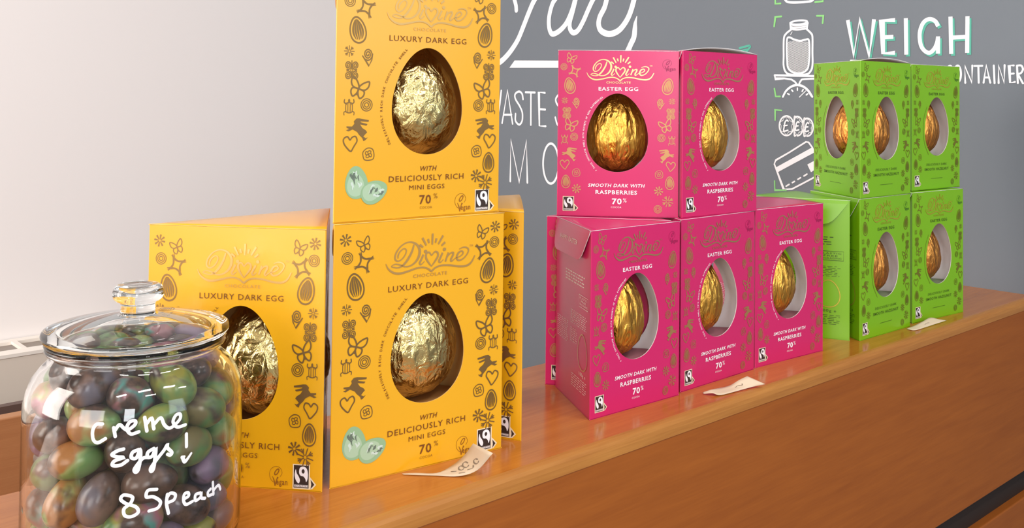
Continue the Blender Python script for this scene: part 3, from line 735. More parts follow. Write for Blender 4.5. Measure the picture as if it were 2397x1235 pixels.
# jar drawing
P = Print()
e = [(398+96*math.sin(2*PI*i/22), 260-23*math.cos(2*PI*i/22)-8*math.sin(2*PI*i/22)) for i in range(22)]
wline(P, z(*e), 4.2, closed=True, cap=False)
for q in ([(297, 278), (350, 294), (450, 288), (502, 270)], [(300, 310), (350, 320), (450, 312), (492, 300)], [(305, 336), (380, 343), (490, 330)]): wline(P, z(*q), 3.8)
wline(P, z((298, 265), (304, 345)), 4.2); wline(P, z((500, 262), (490, 338)), 4.2)
wline(P, z((304, 345), (250, 390), (224, 450), (222, 650), (222, 760), (245, 830), (305, 862), (480, 860), (538, 815), (556, 740), (555, 600), (555, 430), (538, 385), (490, 338)), 4.4)
wline(P, z((262, 450), (290, 432), (340, 455), (410, 472), (470, 460), (513, 464), (521, 600), (514, 720), (495, 800), (430, 843), (340, 840), (276, 790), (262, 700), (257, 560)), 4.2, closed=True, cap=False)
for k in range(34):                                  # hatching, x*1.25 + y = c0
    c0 = 800+k*20
    q = [(x, c0-1.25*x) for x in range(268, 514, 4)]
    q = [(x, y) for x, y in q if 474+6*math.sin(x*.03) < y < 836-.9*max(0, 320-x)-1.1*max(0, x-470)]
    if len(q) > 2: wline(P, z(q[0], q[-1]), 1.0, smooth=False, cap=False)
wline(P, z((322, 370), (305, 400)), 1.6)
mural('jar_drawing', P, [PAINT_W], 'white line drawing of a screw-top jar')
P = Print()
wline(P, z((118, 870), (400, 876), (790, 885)), 4.6); wline(P, z((118, 870), (125, 912), (230, 906), (310, 918), (352, 945), (372, 972)), 4, smooth=False)
wline(P, z((400, 972), (420, 935), (470, 914), (790, 905)), 4)
wline(P, z((213, 1118), (250, 1050), (310, 1000), (380, 980), (450, 1000), (510, 1050), (552, 1118)), 4.6)
wline(P, z((228, 1100), (262, 1050), (318, 1008), (380, 994), (446, 1010), (500, 1058), (535, 1112)), 1.2)
for q in ([(268, 1082), (286, 1092)], [(315, 1040), (328, 1056)], [(381, 1018), (381, 1042)], [(448, 1034), (436, 1056)], [(501, 1084), (484, 1097)]): wline(P, z(*q), 3.4)
wline(P, z((478, 1050), (404, 1122)), 2)
mural('scales_drawing', P, [PAINT_W], 'white line drawing of weighing scales')
z = zoomed(1790, 230, 5.146)
for cx, cy, rx, ry, dx in ((512, 348, 74, 108, 232), (395, 335, 72, 116, 118), (265, 330, 86, 118, 0)):
    P = Print()
    e = [(cx+rx*math.sin(2*PI*i/24), cy-ry*math.cos(2*PI*i/24)) for i in range(24)]
    if dx: e = [(x, y) for x, y in e if x > cx-rx*.62]; e.sort(key=lambda q: math.atan2(q[0]-cx, cy-q[1]))
    wline(P, z(*e), 3.4, closed=not dx, cap=bool(dx))
    for i in range(40):
        t = 2*PI*i/40; u = (.8+.09*math.sin(i*7.3)); q = (cx+rx*u*math.sin(t), cy-ry*u*math.cos(t))
        if not dx or q[0] > cx-rx*.4: P.disc(*wp(*z(q)[0]), .0009, .0009, n=6)
    s_ = .8 if dx else 1
    g = lambda *p: z(*[(cx+(x-265)*s_+(4 if dx else 0), cy+(y-330)*s_) for x, y in p])
    wline(P, g((288, 275), (272, 262), (250, 290), (243, 330), (236, 392), (285, 385)), 3.4); wline(P, g((236, 330), (276, 325)), 3.2)
    mural('coin_drawing', P, [PAINT_W], 'white line drawing of a pound coin')
P = Print()
wline(P, z((232, 1097), (118, 790), (135, 745), (300, 650), (500, 524), (532, 530), (575, 590), (690, 850), (680, 905), (610, 945), (450, 1030), (330, 1092)), 3.6, closed=True, smooth=False, cap=False)
wpoly(P, z((140, 830), (575, 590), (605, 650), (165, 886))); wpoly(P, z((515, 797), (620, 740), (650, 830), (560, 890)))
for q in ([(260, 1058), (297, 1035)], [(335, 1015), (362, 1000)], [(402, 975), (435, 955)], [(475, 935), (512, 912)]): wline(P, z(*q), 3.4)
mural('card_drawing', P, [PAINT_W], 'white line drawing of a bank card')
# WEIGH with teal drop letters
P = Print(); z = zoomed(1950, 20, 5.362)
letters = [[(188, 145), (262, 590), (335, 140), (457, 595), (517, 135)], [(782, 145), (616, 155), (632, 562), (780, 555)], [(625, 362), (760, 355)], [(916, 122), (922, 578)],
           [(1477, 102), (1486, 570)], [(1690, 98), (1686, 556)], [(1490, 365), (1665, 356)], [(1322, 350), (1320, 566)]]
G_ = [(1322, 222), (1285, 158), (1210, 132), (1135, 180), (1092, 300), (1100, 440), (1142, 520), (1210, 556), (1270, 510), (1308, 430), (1322, 352)]
for dx, m_, l in ((24, 1, 0), (0, 0, 1)):
    for q in letters: wline(P, z(*[(x+dx, y+dx) for x, y in q]), 8.8, m_, l, smooth=False, cap=False)
    wline(P, z(*[(x+dx, y+dx) for x, y in G_]), 8.8, m_, l, cap=False)
mural('block_lettering', P, [PAINT_W, PAINT_T], 'white word WEIGH with teal drop shadow')
P = Print(); a = 4.2
e = [(1470+40*math.cos(t), 822-105*math.sin(t)) for t in [.6+i*.45 for i in range(12)]]; wline(P, z(*e), a)
e = [(1566+42*math.sin(2*PI*i/22), 820-105*math.cos(2*PI*i/22)) for i in range(22)]; wline(P, z(*e), a, closed=True, cap=False)
for q in ([(1662, 932), (1656, 720), (1745, 930), (1750, 715)], [(1776, 720), (1875, 718)], [(1826, 720), (1831, 930)], [(1892, 930), (1925, 712), (1976, 930)], [(1905, 865), (1962, 865)],
          [(2020, 715), (2030, 936)], [(2081, 935), (2080, 715), (2150, 930), (2156, 710)], [(2270, 714), (2214, 716), (2225, 930), (2285, 920)], [(2222, 820), (2270, 815)], [(2322, 935), (2312, 716)], [(2322, 822), (2386, 938)]):
    wline(P, z(*q), a, smooth=False)
wline(P, z((2312, 716), (2365, 716), (2386, 762), (2362, 808), (2322, 822)), a)
wline(P, z((225, 652), (300, 654)), 3.4); wline(P, z((262, 654), (266, 780)), 3.4)
mural('block_lettering', P, [PAINT_W], 'white word CONTAINER partly behind the green boxes')

# ------------------------------------------------------------------ Easter egg boxes
TH = .0007
EGG_CORNER = {('win', 'win', 'info'): 1, ('info', 'win', 'win'): 2}
WIN = {'yellow': (.535, .5235, .2125, .2195), 'pink': (.495, .495, .249, .2365), 'green': (.505, .495, .245, .2365)}
TYPE_W = {'yellow': .1407, 'pink': .1181, 'green': .1181}; TYPE_H = {'yellow': .1815, 'pink': .16, 'green': .16}
_fp = {}
def prints(kind):
    if kind not in _fp: _fp[kind] = face_prints(kind, TYPE_W[kind], TYPE_H[kind])
    return _fp[kind]
def info_prints(kind, Wd, H):
    P = Print(); rnd = random.Random(3)
    U = lambda u: u*Wd; V = lambda v: v*H
    def para(u0, u1, v0, rows, hgt, dv):
        for r in range(rows):
            x = u0
            end = u1-rnd.uniform(0, .12)*(u1-u0)
            while x < end:
                w_ = min(rnd.uniform(.025, .075), end-x); P.ribbon([(U(x), V(v0+r*dv)), (U(x+w_), V(v0+r*dv))], hgt, 0, smooth=False); x += w_+.018
    para(.3, .86, .27, 4, .0011, .017); para(.46, .93, .48, 7, .00055, .0115); para(.06, .4, .56, 11, .0005, .0115); para(.46, .66, .58, 7, .0005, .012); para(.5, .92, .83, 6, .00055, .0125)
    P.ribbon([(U(.7), V(.37)), (U(.94), V(.37)), (U(.94), V(.435)), (U(.7), V(.435))], .0004, 0, closed=True, smooth=False)
    for i, s in enumerate(('PLASTIC', 'FREE', 'PACKAGING')): text(P, s, U(.82), V(.385+i*.0175), U(.13 if s == 'FREE' else .2), .0019)
    P.ribbon([(U(.8)+x, V(.675)-y) for x, y in egg_pts(.0125, .0155, 40, -.17)], .0011, 1, closed=True, smooth=False)
    text(P, '100g e' if kind != 'yellow' else '260g e', U(.8), V(.8), .017, .004)
    return P
def panel(name, A, B, h, inset, win, m_out, parent, nxt):
    """a card face from A to B (2-D, outside on the right of A->B), with an egg-shaped window or plain"""
    e = (B-A); L = e.length; e = e/L; n = Vector((e.y, -e.x)); Wd = L
    x0, x1 = inset, L-inset
    v, f, ix = [], [], []
    def pt(x, z, d): q = A+e*x+n*d; v.append((q.x, q.y, z)); return len(v)-1
    if win:
        cu, cv, hu, hv = win; cx, cz = cu*L, h*(1-cv); K = 72
        hole = [(cx+x, cz-y) for x, y in egg_pts(hu*L, hv*h, K)]
        outp = []
        for x, z_ in hole:
            dx, dz_ = x-cx, z_-cz; t = min([q for q in ((x1-cx)/dx if dx > 1e-9 else 9e9, (x0-cx)/dx if dx < -1e-9 else 9e9, (h-cz)/dz_ if dz_ > 1e-9 else 9e9, -cz/dz_ if dz_ < -1e-9 else 9e9)])
            outp.append([cx+dx*t, cz+dz_*t])
        for c in ((x0, 0), (x1, 0), (x0, h), (x1, h)):
            k = min(range(K), key=lambda i: (outp[i][0]-c[0])**2+(outp[i][1]-c[1])**2); outp[k] = list(c)
        a = [pt(x, z_, 0) for x, z_ in outp]; b = [pt(x, z_, 0) for x, z_ in hole]; c = [pt(x, z_, -TH) for x, z_ in outp]; d = [pt(x, z_, -TH) for x, z_ in hole]
        for i in range(K):
            j = (i+1) % K
            f += [(a[i], b[i], b[j], a[j]), (c[i], c[j], d[j], d[i]), (b[i], d[i], d[j], b[j]), (a[i], a[j], c[j], c[i])]; ix += [0, 1, 1, 1]
    else:
        q = [pt(x, z_, d) for d in (0, -TH) for x, z_ in ((x0, 0), (x1, 0), (x1, h), (x0, h))]
        f += [(q[0], q[1], q[2], q[3]), (q[7], q[6], q[5], q[4]), (q[0], q[4], q[5], q[1]), (q[1], q[5], q[6], q[2]), (q[2], q[6], q[7], q[3]), (q[3], q[7], q[4], q[0])]; ix += [0, 1, 1, 1, 1, 1]
    # rounded crease to the next face
    en = (nxt-B).normalized(); mid = B+(-e+en)*inset*.42
    s = []
    for q in (B-e*inset, mid, B+en*inset):
        v.append((q.x, q.y, 0)); v.append((q.x, q.y, h)); s.append(len(v)-2)
    for i in (0, 1): f.append((s[i], s[i+1], s[i+1]+1, s[i]+1)); ix.append(0)
    return v, f, ix, e, n, L

def egg_box(kind, x, y, yaw, w, h, b, z0, label, roles=('win', 'win', 'info'), bow=.0, free=1, flap=True):
    k = KIND[kind]; root = thing('easter_egg_box', label, 'box', (x, y, z0), yaw, {'yellow': 'yellow luxury egg boxes', 'pink': 'pink raspberry egg boxes', 'green': 'green hazelnut egg boxes'}[kind])
    A = Vector((-w/2, 0)); B = Vector((w/2, 0)); s = (w*w+b*b-w*w)/(2*w); Cc = Vector((A.x+s, math.sqrt(max(b*b-s*s, 1e-6))))
    Vs = [A, B, Cc]; inset = .0008
    A_, B_, F_, G_, M_ = prints(kind)
    for i in range(3):
        p, q, nx = Vs[i], Vs[(i+1) % 3], Vs[(i+2) % 3]
        win = WIN[kind] if roles[i] == 'win' else None
        v, f, ix, e, n, L = panel('face', p, q, h, inset, win, k['card'], root, nx)
        o3 = Vector((p.x, p.y, h)); ex = Vector((e.x, e.y, 0)); en = Vector((n.x, n.y, 0))
        def add_print(P, mats_off, sx, sy, base, step):
            bb = len(v)
            for a in P.v:
                c = o3+ex*(a[0]*sx)-Z*(a[1]*sy)+en*(base+step*a[2]); v.append(tuple(c))
            f.extend([tuple(bb+t for t in t_) for t_ in P.f]); ix.extend([mats_off+m_ for m_ in P.m])
        sx, sy = L/TYPE_W[kind], h/TYPE_H[kind]
        if roles[i] == 'win':
            add_print(A_, 2, sx, sy, .00012, .0000012)
            o = mesh_obj('window_panel', v, f, [k['card'], k['inn'], k['motif'], k['txt'], k['fine']], ix, root)
            def sub(nm, P, mats_, lab, step=.00001):
                v2 = [o3+ex*(a[0]*sx)-Z*(a[1]*sy)+en*(.0002+step*a[2]) for a in P.v]
                q_ = mesh_obj(nm, v2, P.f, mats_, P.m, o); q_['label'] = lab
            sub('logo', B_, [k['logo']], 'gold foil script logo')
            sub('certification_badge', F_, [CREAM, BLACK, PW, GREYP], 'black and white fair trade badge')
            sub('vegan_mark', G_, [k['vegan']], 'small vegan mark')
            if M_: sub('printed_picture', M_, [MINT, MINT_D, MINT_L, MINT_M], 'picture of two mint green foil mini eggs')
        else:
            add_print(info_prints(kind, L, h), 2, 1, 1, .00012, .0000012)
            mesh_obj('information_panel', v, f, [k['card'], k['inn'], k['txt'], k['logo']], ix, root)
            if flap:
                # tuck flap folded down over the information side
                def fp(u, z_, d): c = o3+ex*(u*L)+Z*(z_)+en*d; return tuple(c)
                rows = 7; fv, ff = [], []
                prof_ = [(0.02, .985, .0, .0004), (.025, .975, -.004, .0012), (.03, .93, -.011, .0022), (.035, .885, -.018, .003), (.045, .84, -.0235, .0036), (.075, .80, -.0265, .004), (.12, .75, -.028, .0042)]
                for u0, u1, z_, d in prof_: fv += [fp(u0, z_, d), fp(u1, z_, d)]
                for r in range(rows-1): ff.append((2*r+1, 2*r, 2*r+2, 2*r+3))
                nb = len(fv)
                fv += [tuple(Vector(q_)-en*.0006) for q_ in fv]
                ff += [(nb+a[3], nb+a[2], nb+a[1], nb+a[0]) for a in ff]
                fi = [0]*(rows-1)+[1]*(rows-1)
                for r in range(rows-1):
                    for sd in (0, 1):
                        a0, a1 = 2*r+sd, 2*r+2+sd; ff.append((a0, a1, nb+a1, nb+a0) if sd else (a1, a0, nb+a0, nb+a1)); fi.append(1)
                ff.append((2*rows-2, 2*rows-1, nb+2*rows-1, nb+2*rows-2)); fi.append(1)
                t = Print(); text(t, 'HAPPY EASTER', 0, 0, L*.5, .0042, 0, 0, .01)
                bb = len(fv); fv += [fp(.46+a_[0]/L, -.0140-a_[1], .0022+.0008*(.0030+a_[1])/.007+.00018) for a_ in t.v]
                ff += [tuple(bb+c for c in t_) for t_ in t.f]; fi += [2]*len(t.f)
                q_ = mesh_obj('tuck_flap', fv, ff, [k['card'], k['inn'], k['txt']], fi, root)
    # lid, bowed up along its free edge
    K = 12; lv, lf = [], []
    F0, F1, Hg = Vs[free], Vs[(free+1) % 3], Vs[(free+2) % 3]
    row = {}
    for i in range(K+1):
        for j in range(K+1-i):
            a = i/K; c = j/K; b_ = 1-a-c             # a: weight of hinge vertex, b_,c: free edge
            p = Hg*a+F0*b_+F1*c
            row[i, j] = len(lv); lv.append((p.x, p.y, h+.0003+bow*4*b_*c))
    for i in range(K):
        for j in range(K-i):
            lf.append((row[i, j], row[i, j+1], row[i+1, j]))
            if j < K-i-1: lf.append((row[i, j+1], row[i+1, j+1], row[i+1, j]))
    nb = len(lv); nt_ = len(lf)
    lv += [(a, b_, c-.0006) for a, b_, c in lv]
    lf += [(nb+t[0], nb+t[2], nb+t[1]) for t in lf]
    edge = [row[0, j] for j in range(K+1)]+[row[i, K-i] for i in range(1, K+1)]+[row[i, 0] for i in range(K-1, 0, -1)]
    fi = [0]*nt_+[1]*nt_
    for a, c in zip(edge, edge[1:]+edge[:1]): lf.append((a, nb+a, nb+c, c)); fi.append(1)
    o = mesh_obj('lid', lv, lf, [k['card'], k['inn']], fi, root, True)
    bv = [(q.x, q.y, z_) for z_ in (.0008, .0002) for q in Vs]
    mesh_obj('base', bv, [(0, 1, 2), (5, 4, 3), (0, 3, 4, 1), (1, 4, 5, 2), (2, 5, 3, 0)], [k['inn'], k['card']], [0, 1, 1, 1, 1], root)
    # card cradle the egg sits on
    a_, b_, c_ = (Vs[1]-Vs[2]).length, (Vs[2]-Vs[0]).length, (Vs[0]-Vs[1]).length
    I = (Vs[0]*a_+Vs[1]*b_+Vs[2]*c_)/(a_+b_+c_)
    R, HZ = (.0405, .0465) if kind == 'yellow' else (.0318, .0402)
    cu, cv, hu, hv = WIN[kind]; zc = h*(1-cv)+.0005; zt_ = zc-HZ
    tv = []
    for d in (0, -.0006):
        for q in Vs: p = I+(q-I)*.955; tv.append((p.x, p.y, zt_+d))
    for q in Vs: p = I+(q-I)*.95; tv.append((p.x, p.y, .001))
    mesh_obj('cradle', tv, [(0, 1, 2), (5, 4, 3), (3, 4, 7, 6), (4, 5, 8, 7), (5, 3, 6, 8)], [k['crd']], None, root)
    I = I + (Vs[EGG_CORNER[roles]]-I).normalized()*.003      # the egg nestles between its two windows
    M = Matrix.Translation((x, y, z0)) @ Matrix.Rotation(yaw, 4, 'Z')
    return M @ Vector((I.x, I.y, zt_)), yaw

def foil_egg(kind):
    R, HZ = (.0405, .0465) if kind == 'yellow' else (.0318, .0402)
    nu, nv = 110, 64; v, f = [], []
    rough = .42 if kind == 'yellow' else .25
    for j in range(nv+1):
        a = PI*j/nv
        for i in range(nu):
            t = 2*PI*i/nu
            zz = -math.cos(a); r = math.sin(a)*(1-.17*zz)
            d = noise.noise(Vector((math.cos(t)*9, math.sin(t)*9, zz*1.6+3)))*.0011 if kind != 'yellow' else 0
            q = Vector((math.cos(t)*r*2.6, math.sin(t)*r*2.6, zz*3.0))
            d += (abs(noise.noise(q*1.3))-.2)*.0018*rough*2 + (abs(noise.noise(q*3.1+Vector((5, 1, 2))))-.2)*.0011*rough*2
            d *= min(1, 2.2*math.sin(a)+.15)
            v.append((math.cos(t)*(R*r+d), math.sin(t)*(R*r+d), HZ*(zz+1)+d*zz*.4))
    for j in range(nv):
        for i in range(nu):
            k = (i+1) % nu; f.append((j*nu+i, j*nu+k, (j+1)*nu+k, (j+1)*nu+i))
    return mesh_obj('foil_egg', v, f, [KIND[kind]['foil']], None, None, True)
_proto = {}
def place_egg(kind, loc, rz, label):
    if kind not in _proto: o = foil_egg(kind); _proto[kind] = o
    else: o = _proto[kind].copy(); C.objects.link(o)
    lo = min(c[2] for c in o.bound_box)
    o.location = loc-Vector((0, 0, lo)); o.rotation_euler = (0, 0, rz)
    tag(o, label, 'chocolate egg', 'foil eggs in the %s boxes' % kind)

for i, (kind, x, y, yaw, w, h, b, z0, bl, el, opt) in enumerate(BOXES):
    loc, yw = egg_box(kind, x, y, yaw, w, h, b, z0, bl, **opt)
    place_egg(kind, loc, yw+i*1.7, el)

# ------------------------------------------------------------------ glass jar of painted eggs
JX, JY = -.2270, .6
jar = thing('glass_jar', 'large clear glass jar of painted chocolate eggs with handwritten price', 'jar', (JX, JY, 0))
def real_glass(name, col, rough=0.0):
    m = bpy.data.materials.new(name); m.use_nodes = True; b = bsdf(m)
    b.inputs['Transmission Weight'].default_value = 1; b.inputs['Roughness'].default_value = rough; b.inputs['IOR'].default_value = 1.48; b.inputs['Base Color'].default_value = col
    return m
GL = real_glass('clear_glass', (.99, 1, .99, 1))
GLR = real_glass('lid_glass', (.97, 1, .98, 1))
outer = [(.0, .0), (.052, .0), (.058, .002), (.0615, .006), (.0627, .012), (.0627, .084), (.0624, .091), (.0610, .098), (.0582, .1045), (.0545, .1095), (.0505, .1135), (.0482, .1165), (.0478, .1185),
         (.049, .1195), (.0512, .1202), (.0518, .1212), (.0512, .1222), (.0505, .1226), (.0515, .1232), (.0522, .1242), (.0518, .1252), (.0505, .1256)]
inner = [(.0452, .1256), (.0452, .117), (.0478, .1125), (.0525, .1082), (.0562, .103), (.0588, .0965), (.0600, .090), (.0602, .083), (.0602, .012), (.0590, .007), (.054, .0035), (0, .0035)]
v, f = lathe(outer+inner, 112); mesh_obj('body', v, f, [GL], None, jar, True)
lid = [(.0, .1262), (.044, .1262), (.0445, .1232), (.0450, .1262), (.0528, .1266), (.0538, .1282), (.0540, .1298), (.0534, .1312), (.0500, .1322), (.042, .1338), (.030, .1358), (.0180, .1376), (.0118, .1388)]
lidi = [(.0110, .1360), (.030, .1330), (.040, .1306), (.043, .1285), (.0, .1285)]
v, f = lathe(lid, 112); o = mesh_obj('lid', v, f, [GLR], None, jar, True)
kn = [(0, .1376), (.0108, .1378), (.0098, .1386), (.0104, .1394), (.0099, .1404), (.0103, .1416), (.0098, .1440), (.0106, .1462), (.0130, .1472), (.0143, .1486), (.0149, .1508), (.0147, .1530), (.0139, .1550), (.0128, .1562), (.0115, .1568), (.008, .1566), (.004, .1560), (0, .1558)]
kg = bpy.data.materials.new('solid_glass'); kg.use_nodes = True
bb = bsdf(kg); bb.inputs['Transmission Weight'].default_value = 1; bb.inputs['Roughness'].default_value = .01; bb.inputs['IOR'].default_value = 1.48; bb.inputs['Base Color'].default_value = (.98, 1, .98, 1)
v, f = lathe(kn, 64); mesh_obj('knob', v, f, [kg], None, o, True)
# handwriting on the front of the glass
RJ = .0630
def on_jar(px, py):
    d = ray(px, py); ox, oy = -JX, -JY
    a = d.x*d.x+d.y*d.y; b = 2*(ox*d.x+oy*d.y); c = ox*ox+oy*oy-RJ*RJ
    t = (-b-math.sqrt(max(b*b-4*a*c, 0)))/(2*a); p = Vector((0, 0, EYE))+d*t
    return (math.atan2(p.y-JY, p.x-JX)*RJ, -p.z)
z = zoomed(180, 920, 3.92)
def jline(P, pts, w):
    P.ribbon([on_jar(*q) for q in pts], w/F_PX*.545*1.05, 0, 0, False, True, 7, True)
def wrap(name, P, label):
    v = [(math.cos(a/RJ)*(RJ+.0001), math.sin(a/RJ)*(RJ+.0001), -b) for a, b, c in P.v]
    o = mesh_obj(name, v, P.f, [PAINT_W], None, jar); o['label'] = label
P = Print()
for q in ([(235, 280), (180, 285), (146, 340), (150, 420), (190, 452), (262, 415)], [(338, 315), (352, 395)], [(345, 345), (390, 288), (430, 318), (465, 335), (520, 300), (540, 270), (528, 250), (485, 262), (458, 320), (495, 372), (568, 352)],
          [(622, 220), (642, 345)], [(632, 290), (685, 228), (706, 325)], [(706, 285), (768, 225), (800, 285), (840, 318), (885, 300), (945, 235), (945, 190), (908, 200), (882, 260), (920, 308), (995, 288)]): jline(P, z(*q), 7.4)
wrap('handwriting', P, 'white handwritten word Creme')
P = Print()
for q in ([(428, 510), (370, 528), (322, 562), (368, 582), (425, 588), (345, 620), (328, 660), (400, 658), (465, 615)], [(568, 515), (512, 540), (500, 588), (545, 592), (580, 520), (582, 600), (562, 700), (538, 722), (530, 690), (600, 600), (650, 585)],
          [(705, 505), (652, 540), (650, 585), (690, 575), (722, 510), (716, 600), (702, 690), (682, 715), (680, 680), (745, 590), (800, 520), (828, 472), (832, 500), (870, 540), (858, 565), (832, 558)], [(1004, 372), (1005, 488)]): jline(P, z(*q), 7.6)
for q in ([(960, 585), (990, 632), (1048, 550)], [(972, 585), (995, 615), (1035, 570)], [(962, 582), (985, 580)]): jline(P, z(*q), 5.5)
wrap('handwriting', P, 'white handwritten word Eggs with a small heart')
P = Print()
for q in ([(495, 940), (430, 932), (402, 970), (450, 1010), (540, 1040), (562, 1090), (500, 1130), (440, 1120), (432, 1060), (490, 1010), (512, 960), (495, 940)], [(732, 880), (652, 890), (638, 950), (700, 948), (765, 992), (742, 1050), (662, 1078)],
          [(830, 925), (822, 1010), (840, 1100)], [(825, 960), (858, 915), (902, 928), (890, 975), (838, 1000)], [(985, 968), (1025, 940), (1018, 910), (985, 925), (978, 985), (1002, 1018), (1060, 990)],
          [(1132, 912), (1088, 930), (1088, 982), (1130, 955), (1140, 920), (1142, 958), (1175, 962)], [(1225, 878), (1202, 905), (1206, 938), (1240, 925)], [(1246, 815), (1252, 925)], [(1252, 890), (1285, 850), (1302, 845), (1315, 878)]): jline(P, z(*q), 7.2)
wrap('handwriting', P, 'white handwritten price 85p each')

# painted chocolate eggs in the jar
def choc(name, acc, amount, seed):
    m = mat(name, lin(66, 46, 38), .28, spec=.5)
    tc = nd(m, 'ShaderNodeTexCoord'); oi = nd(m, 'ShaderNodeObjectInfo')
    sc_ = nd(m, 'ShaderNodeMath', operation='MULTIPLY'); sc_.inputs[1].default_value = 37.0; lk(m, oi.outputs['Random'], sc_.inputs[0])
    n1 = nd(m, 'ShaderNodeTexNoise', noise_dimensions='4D'); n1.inputs['Scale'].default_value = 44; n1.inputs['Detail'].default_value = 2.5; n1.inputs['Distortion'].default_value = .5
    n2 = nd(m, 'ShaderNodeTexNoise', noise_dimensions='4D'); n2.inputs['Scale'].default_value = 44; n2.inputs['Detail'].default_value = 2
    n3 = nd(m, 'ShaderNodeTexNoise', noise_dimensions='4D'); n3.inputs['Scale'].default_value = 260; n3.inputs['Detail'].default_value = 3
    ad = nd(m, 'ShaderNodeMath', operation='ADD'); ad.inputs[1].default_value = 11.7; lk(m, sc_.outputs[0], ad.inputs[0])
    for n_ in (n1, n2, n3): lk(m, tc.outputs['Object'], n_.inputs['Vector'])
    lk(m, sc_.outputs[0], n1.inputs['W']); lk(m, ad.outputs[0], n2.inputs['W'])
    r1 = nd(m, 'ShaderNodeValToRGB'); e = r1.color_ramp.elements; e[0].position = .58-amount*.3; e[1].position = .66-amount*.3; e[0].color = (0, 0, 0, 1); e[1].color = (.85, .85, .85, 1)
    r2 = nd(m, 'ShaderNodeValToRGB'); r2.color_ramp.elements.remove(r2.color_ramp.elements[1])
    for i, c in enumerate(acc):
        el = r2.color_ramp.elements[0] if i == 0 else r2.color_ramp.elements.new(.34+.32*i/max(1, len(acc)-1))
        el.position = .38+.2*i/max(1, len(acc)-1); el.color = c
    mx = nd(m, 'ShaderNodeMix', data_type='RGBA')
    r0 = nd(m, 'ShaderNodeValToRGB'); r0.color_ramp.elements[0].color = lin(58, 42, 35); r0.color_ramp.elements[1].color = lin(112, 82, 68); r0.color_ramp.elements[0].position = .35; r0.color_ramp.elements[1].position = .75
    lk(m, n3.outputs[0], r0.inputs[0]); lk(m, n1.outputs[0], r1.inputs[0]); lk(m, n2.outputs[0], r2.inputs[0])
    lk(m, r1.outputs[0], mx.inputs[0]); lk(m, r0.outputs[0], mx.inputs[6]); lk(m, r2.outputs[0], mx.inputs[7]); lk(m, mx.outputs[2], bsdf(m).inputs['Base Color'])
    return m
GRN, PNK, PUR, ORG, TEA, YEL, GRY = lin(112, 152, 88), lin(196, 120, 140), lin(132, 114, 146), lin(192, 130, 70), lin(88, 170, 160), lin(176, 168, 70), lin(120, 112, 124)
CH = [('green', choc('choc_green', [GRN, lin(110, 156, 84), lin(170, 190, 120), ORG], .62, 1)), ('pink', choc('choc_pink', [lin(176, 112, 124), TEA, lin(160, 104, 112), GRN], .5, 2)), ('lilac', choc('choc_lilac', [PUR, GRY, lin(160, 130, 160)], .85, 3)),
      ('brown', choc('choc_brown', [lin(126, 98, 84), lin(140, 108, 94), GRY], .45, 4)), ('orange', choc('choc_orange', [ORG, YEL, lin(200, 150, 110), PNK], .55, 5)), ('teal', choc('choc_teal', [TEA, PNK, YEL, GRN], .5, 6)), ('olive', choc('choc_olive', [YEL, GRN, lin(136, 122, 76)], .55, 7))]
protos = []
for nm, m_ in CH:
    nu, nv = 28, 20; v, f = [], []
    for j in range(nv+1):
        a = PI*j/nv
        for i in range(nu):
            t = 2*PI*i/nu; xx = -math.cos(a); r = math.sin(a)*(1-.14*xx)
            r *= 1+.035*math.exp(-(math.sin(t)/.09)**2)*math.sin(a)      # seam where the two halves join
            v.append((xx*.0157, math.cos(t)*r*.0109, math.sin(t)*r*.0109))
    for j in range(nv):
        for i in range(nu): k = (i+1) % nu; f.append((j*nu+i, (j+1)*nu+i, (j+1)*nu+k, j*nu+k))
    me = bpy.data.meshes.new('painted_egg'); me.from_pydata(v, [], f); me.materials.append(m_); me.polygons.foreach_set('use_smooth', [True]*len(f)); me.update()
    protos.append(me)
rnd = random.Random(11)
cam_dir = Vector((-JX, -JY, 0)).normalized(); right = Vector((-cam_dir.y, cam_dir.x, 0))
front = []
objs = []
for i, (x, y, zz, ax, ay, az) in enumerate(EGGS):
    if zz > .1118: continue
    k = rnd.choice([0, 0, 0, 1, 2, 2, 3, 3, 4, 5, 6, 6])
    o = bpy.data.objects.new('painted_egg', protos[k]); C.objects.link(o)
    q = Vector((ax, ay, az)).to_track_quat('X', 'Z') @ Matrix.Rotation(rnd.uniform(0, 6.28), 3, 'X').to_quaternion()
    o.rotation_mode = 'QUATERNION'; o.rotation_quaternion = q
    s = rnd.uniform(.95, 1.04); o.scale = (s, s, s)
    o.location = (JX+x, JY+y, zz)
    objs.append((o, x, y, zz, k))
    if Vector((x, y, 0)).dot(cam_dir) > .012 and math.hypot(x, y) > .036: front.append(len(objs)-1)
ORD = ['leftmost', 'second from left', 'third from left', 'fourth from left', 'fifth from left', 'sixth from left', 'seventh from left', 'eighth from left', 'ninth from left', 'tenth from left']
LAY = ['top', 'second', 'third', 'fourth', 'fifth', 'bottom']
top_z = max(objs[i][3] for i in front)
rows = {}
for i in front: rows.setdefault(min(5, int((top_z-objs[i][3])/.0185)), []).append(i)
labelled = set()
for r, ids in rows.items():
    ids.sort(key=lambda i: Vector(objs[i][1:3]+(0,)).dot(-right) if False else -Vector((objs[i][1], objs[i][2], 0)).dot(Vector((-1, 0, 0))))
    for n_, i in enumerate(ids):
        tag(objs[i][0], '%s-tinted chocolate egg against the front glass, %s in the %s layer' % (CH[objs[i][4]][0], ORD[min(n_, 9)], LAY[r]), 'chocolate egg', 'painted eggs in the jar'); labelled.add(i)
for i in range(len(objs)):
    if i not in labelled: tag(objs[i][0], 'painted chocolate egg deeper inside the glass jar', 'chocolate egg', 'eggs deeper in the jar')

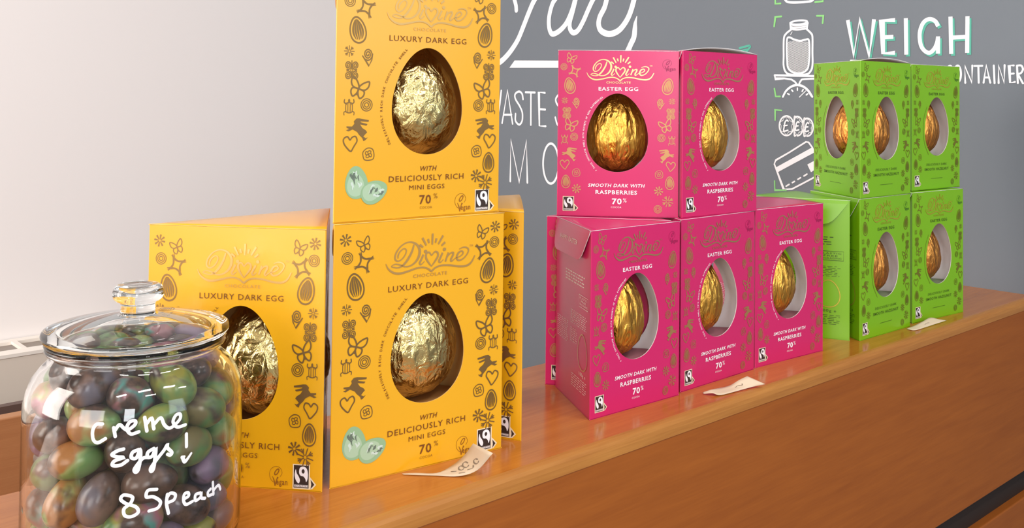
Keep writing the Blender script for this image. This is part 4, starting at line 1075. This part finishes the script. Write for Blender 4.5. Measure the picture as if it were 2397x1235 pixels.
# ------------------------------------------------------------------ curled paper price slips on the counter
def slip(label, front_, back_, marks):
    k = 5
    fr = smooth_path([tuple(hit(a, b, Z, h))for a, b, h in front_], k); bk = smooth_path([tuple(hit(a, b, Z, h)) for a, b, h in back_], k)
    n = len(fr); v = []; R_ = 4
    for a, b in zip(fr, bk):
        for j in range(R_+1): v.append(tuple(a+(b-a)*j/R_))
    f = [(i*(R_+1)+j, (i+1)*(R_+1)+j, (i+1)*(R_+1)+j+1, i*(R_+1)+j+1) for i in range(n-1) for j in range(R_)]
    o = Vector(np.mean(np.array(v), 0)); o.z = min(p[2] for p in v)
    v = [tuple(Vector(p)-o) for p in v]
    def at(s, t):
        i = min(int(s*(n-1)), n-2); q = s*(n-1)-i; a = fr[i]*(1-q)+fr[i+1]*q; b = bk[i]*(1-q)+bk[i+1]*q
        return Vector(a+(b-a)*t)-o+Vector((0, -.00025, .00035))
    mi = [0]*len(f)
    for mk in marks:
        Q = Print(); Q.ribbon(mk, .014, 0, k=5); bb_ = len(v)
        v += [tuple(at(min(max(p[0], 0), 1), min(max(p[1], 0), 1))) for p in Q.v]; f += [tuple(bb_+i for i in t) for t in Q.f]; mi += [1]*len(Q.f)
    p = mesh_obj('paper_slip', v, f, [PAPER, PENCIL], mi, None, True); p.location = o
    sd = p.modifiers.new('thick', 'SOLIDIFY'); sd.thickness = .0002; sd.offset = 1
    tag(p, label, 'paper', 'paper price slips')
C_ = lambda x, y, rx, ry: [(x+rx*math.cos(2*PI*i/9), y+ry*math.sin(2*PI*i/9)) for i in range(9)]
slip('curled paper slip with pencil marks at the foot of the yellow boxes',
     [(945, 1110, .0006), (987, 1111.5, .0006), (1023, 1112.5, .0006), (1073, 1114, .0008), (1117, 1100, .005), (1154, 1060, .019)],
     [(941, 1108, .0006), (972, 1106.5, .0008), (1023, 1106.5, .001), (1060, 1088, .0018), (1087, 1065, .0085), (1108, 1037, .021)],
     [C_(.67, .5, .03, .14), C_(.735, .55, .035, .16), C_(.85, .35, .025, .12), [(.55, .5), (.6, .4)], [(.72, .25), (.78, .2), (.8, .3)], [(.62, .2), (.68, .15)]])
slip('small folded paper slip at the foot of the pink boxes',
     [(1647, 921.5, .0008), (1668, 920, .0025), (1688, 924, .0008), (1735, 912, .001), (1765, 904, .002), (1791, 898.5, .004)],
     [(1645, 918, .0012), (1663, 912, .004), (1683, 908, .002), (1708, 902, .003), (1730, 889, .007), (1749, 880, .0095)], [[(.6, .5), (.66, .6), (.7, .45), (.74, .6)]])
slip('paper slip with one raised corner at the foot of the green boxes',
     [(2124, 770, .0006), (2142, 772.5, .0006), (2168, 765, .0008), (2191, 757.5, .001), (2216, 749.5, .001)],
     [(2123, 768.5, .0008), (2140, 762, .002), (2160, 752, .0045), (2178, 743, .006), (2197, 747, .003)], [[(.5, .4), (.56, .5), (.62, .4)]])
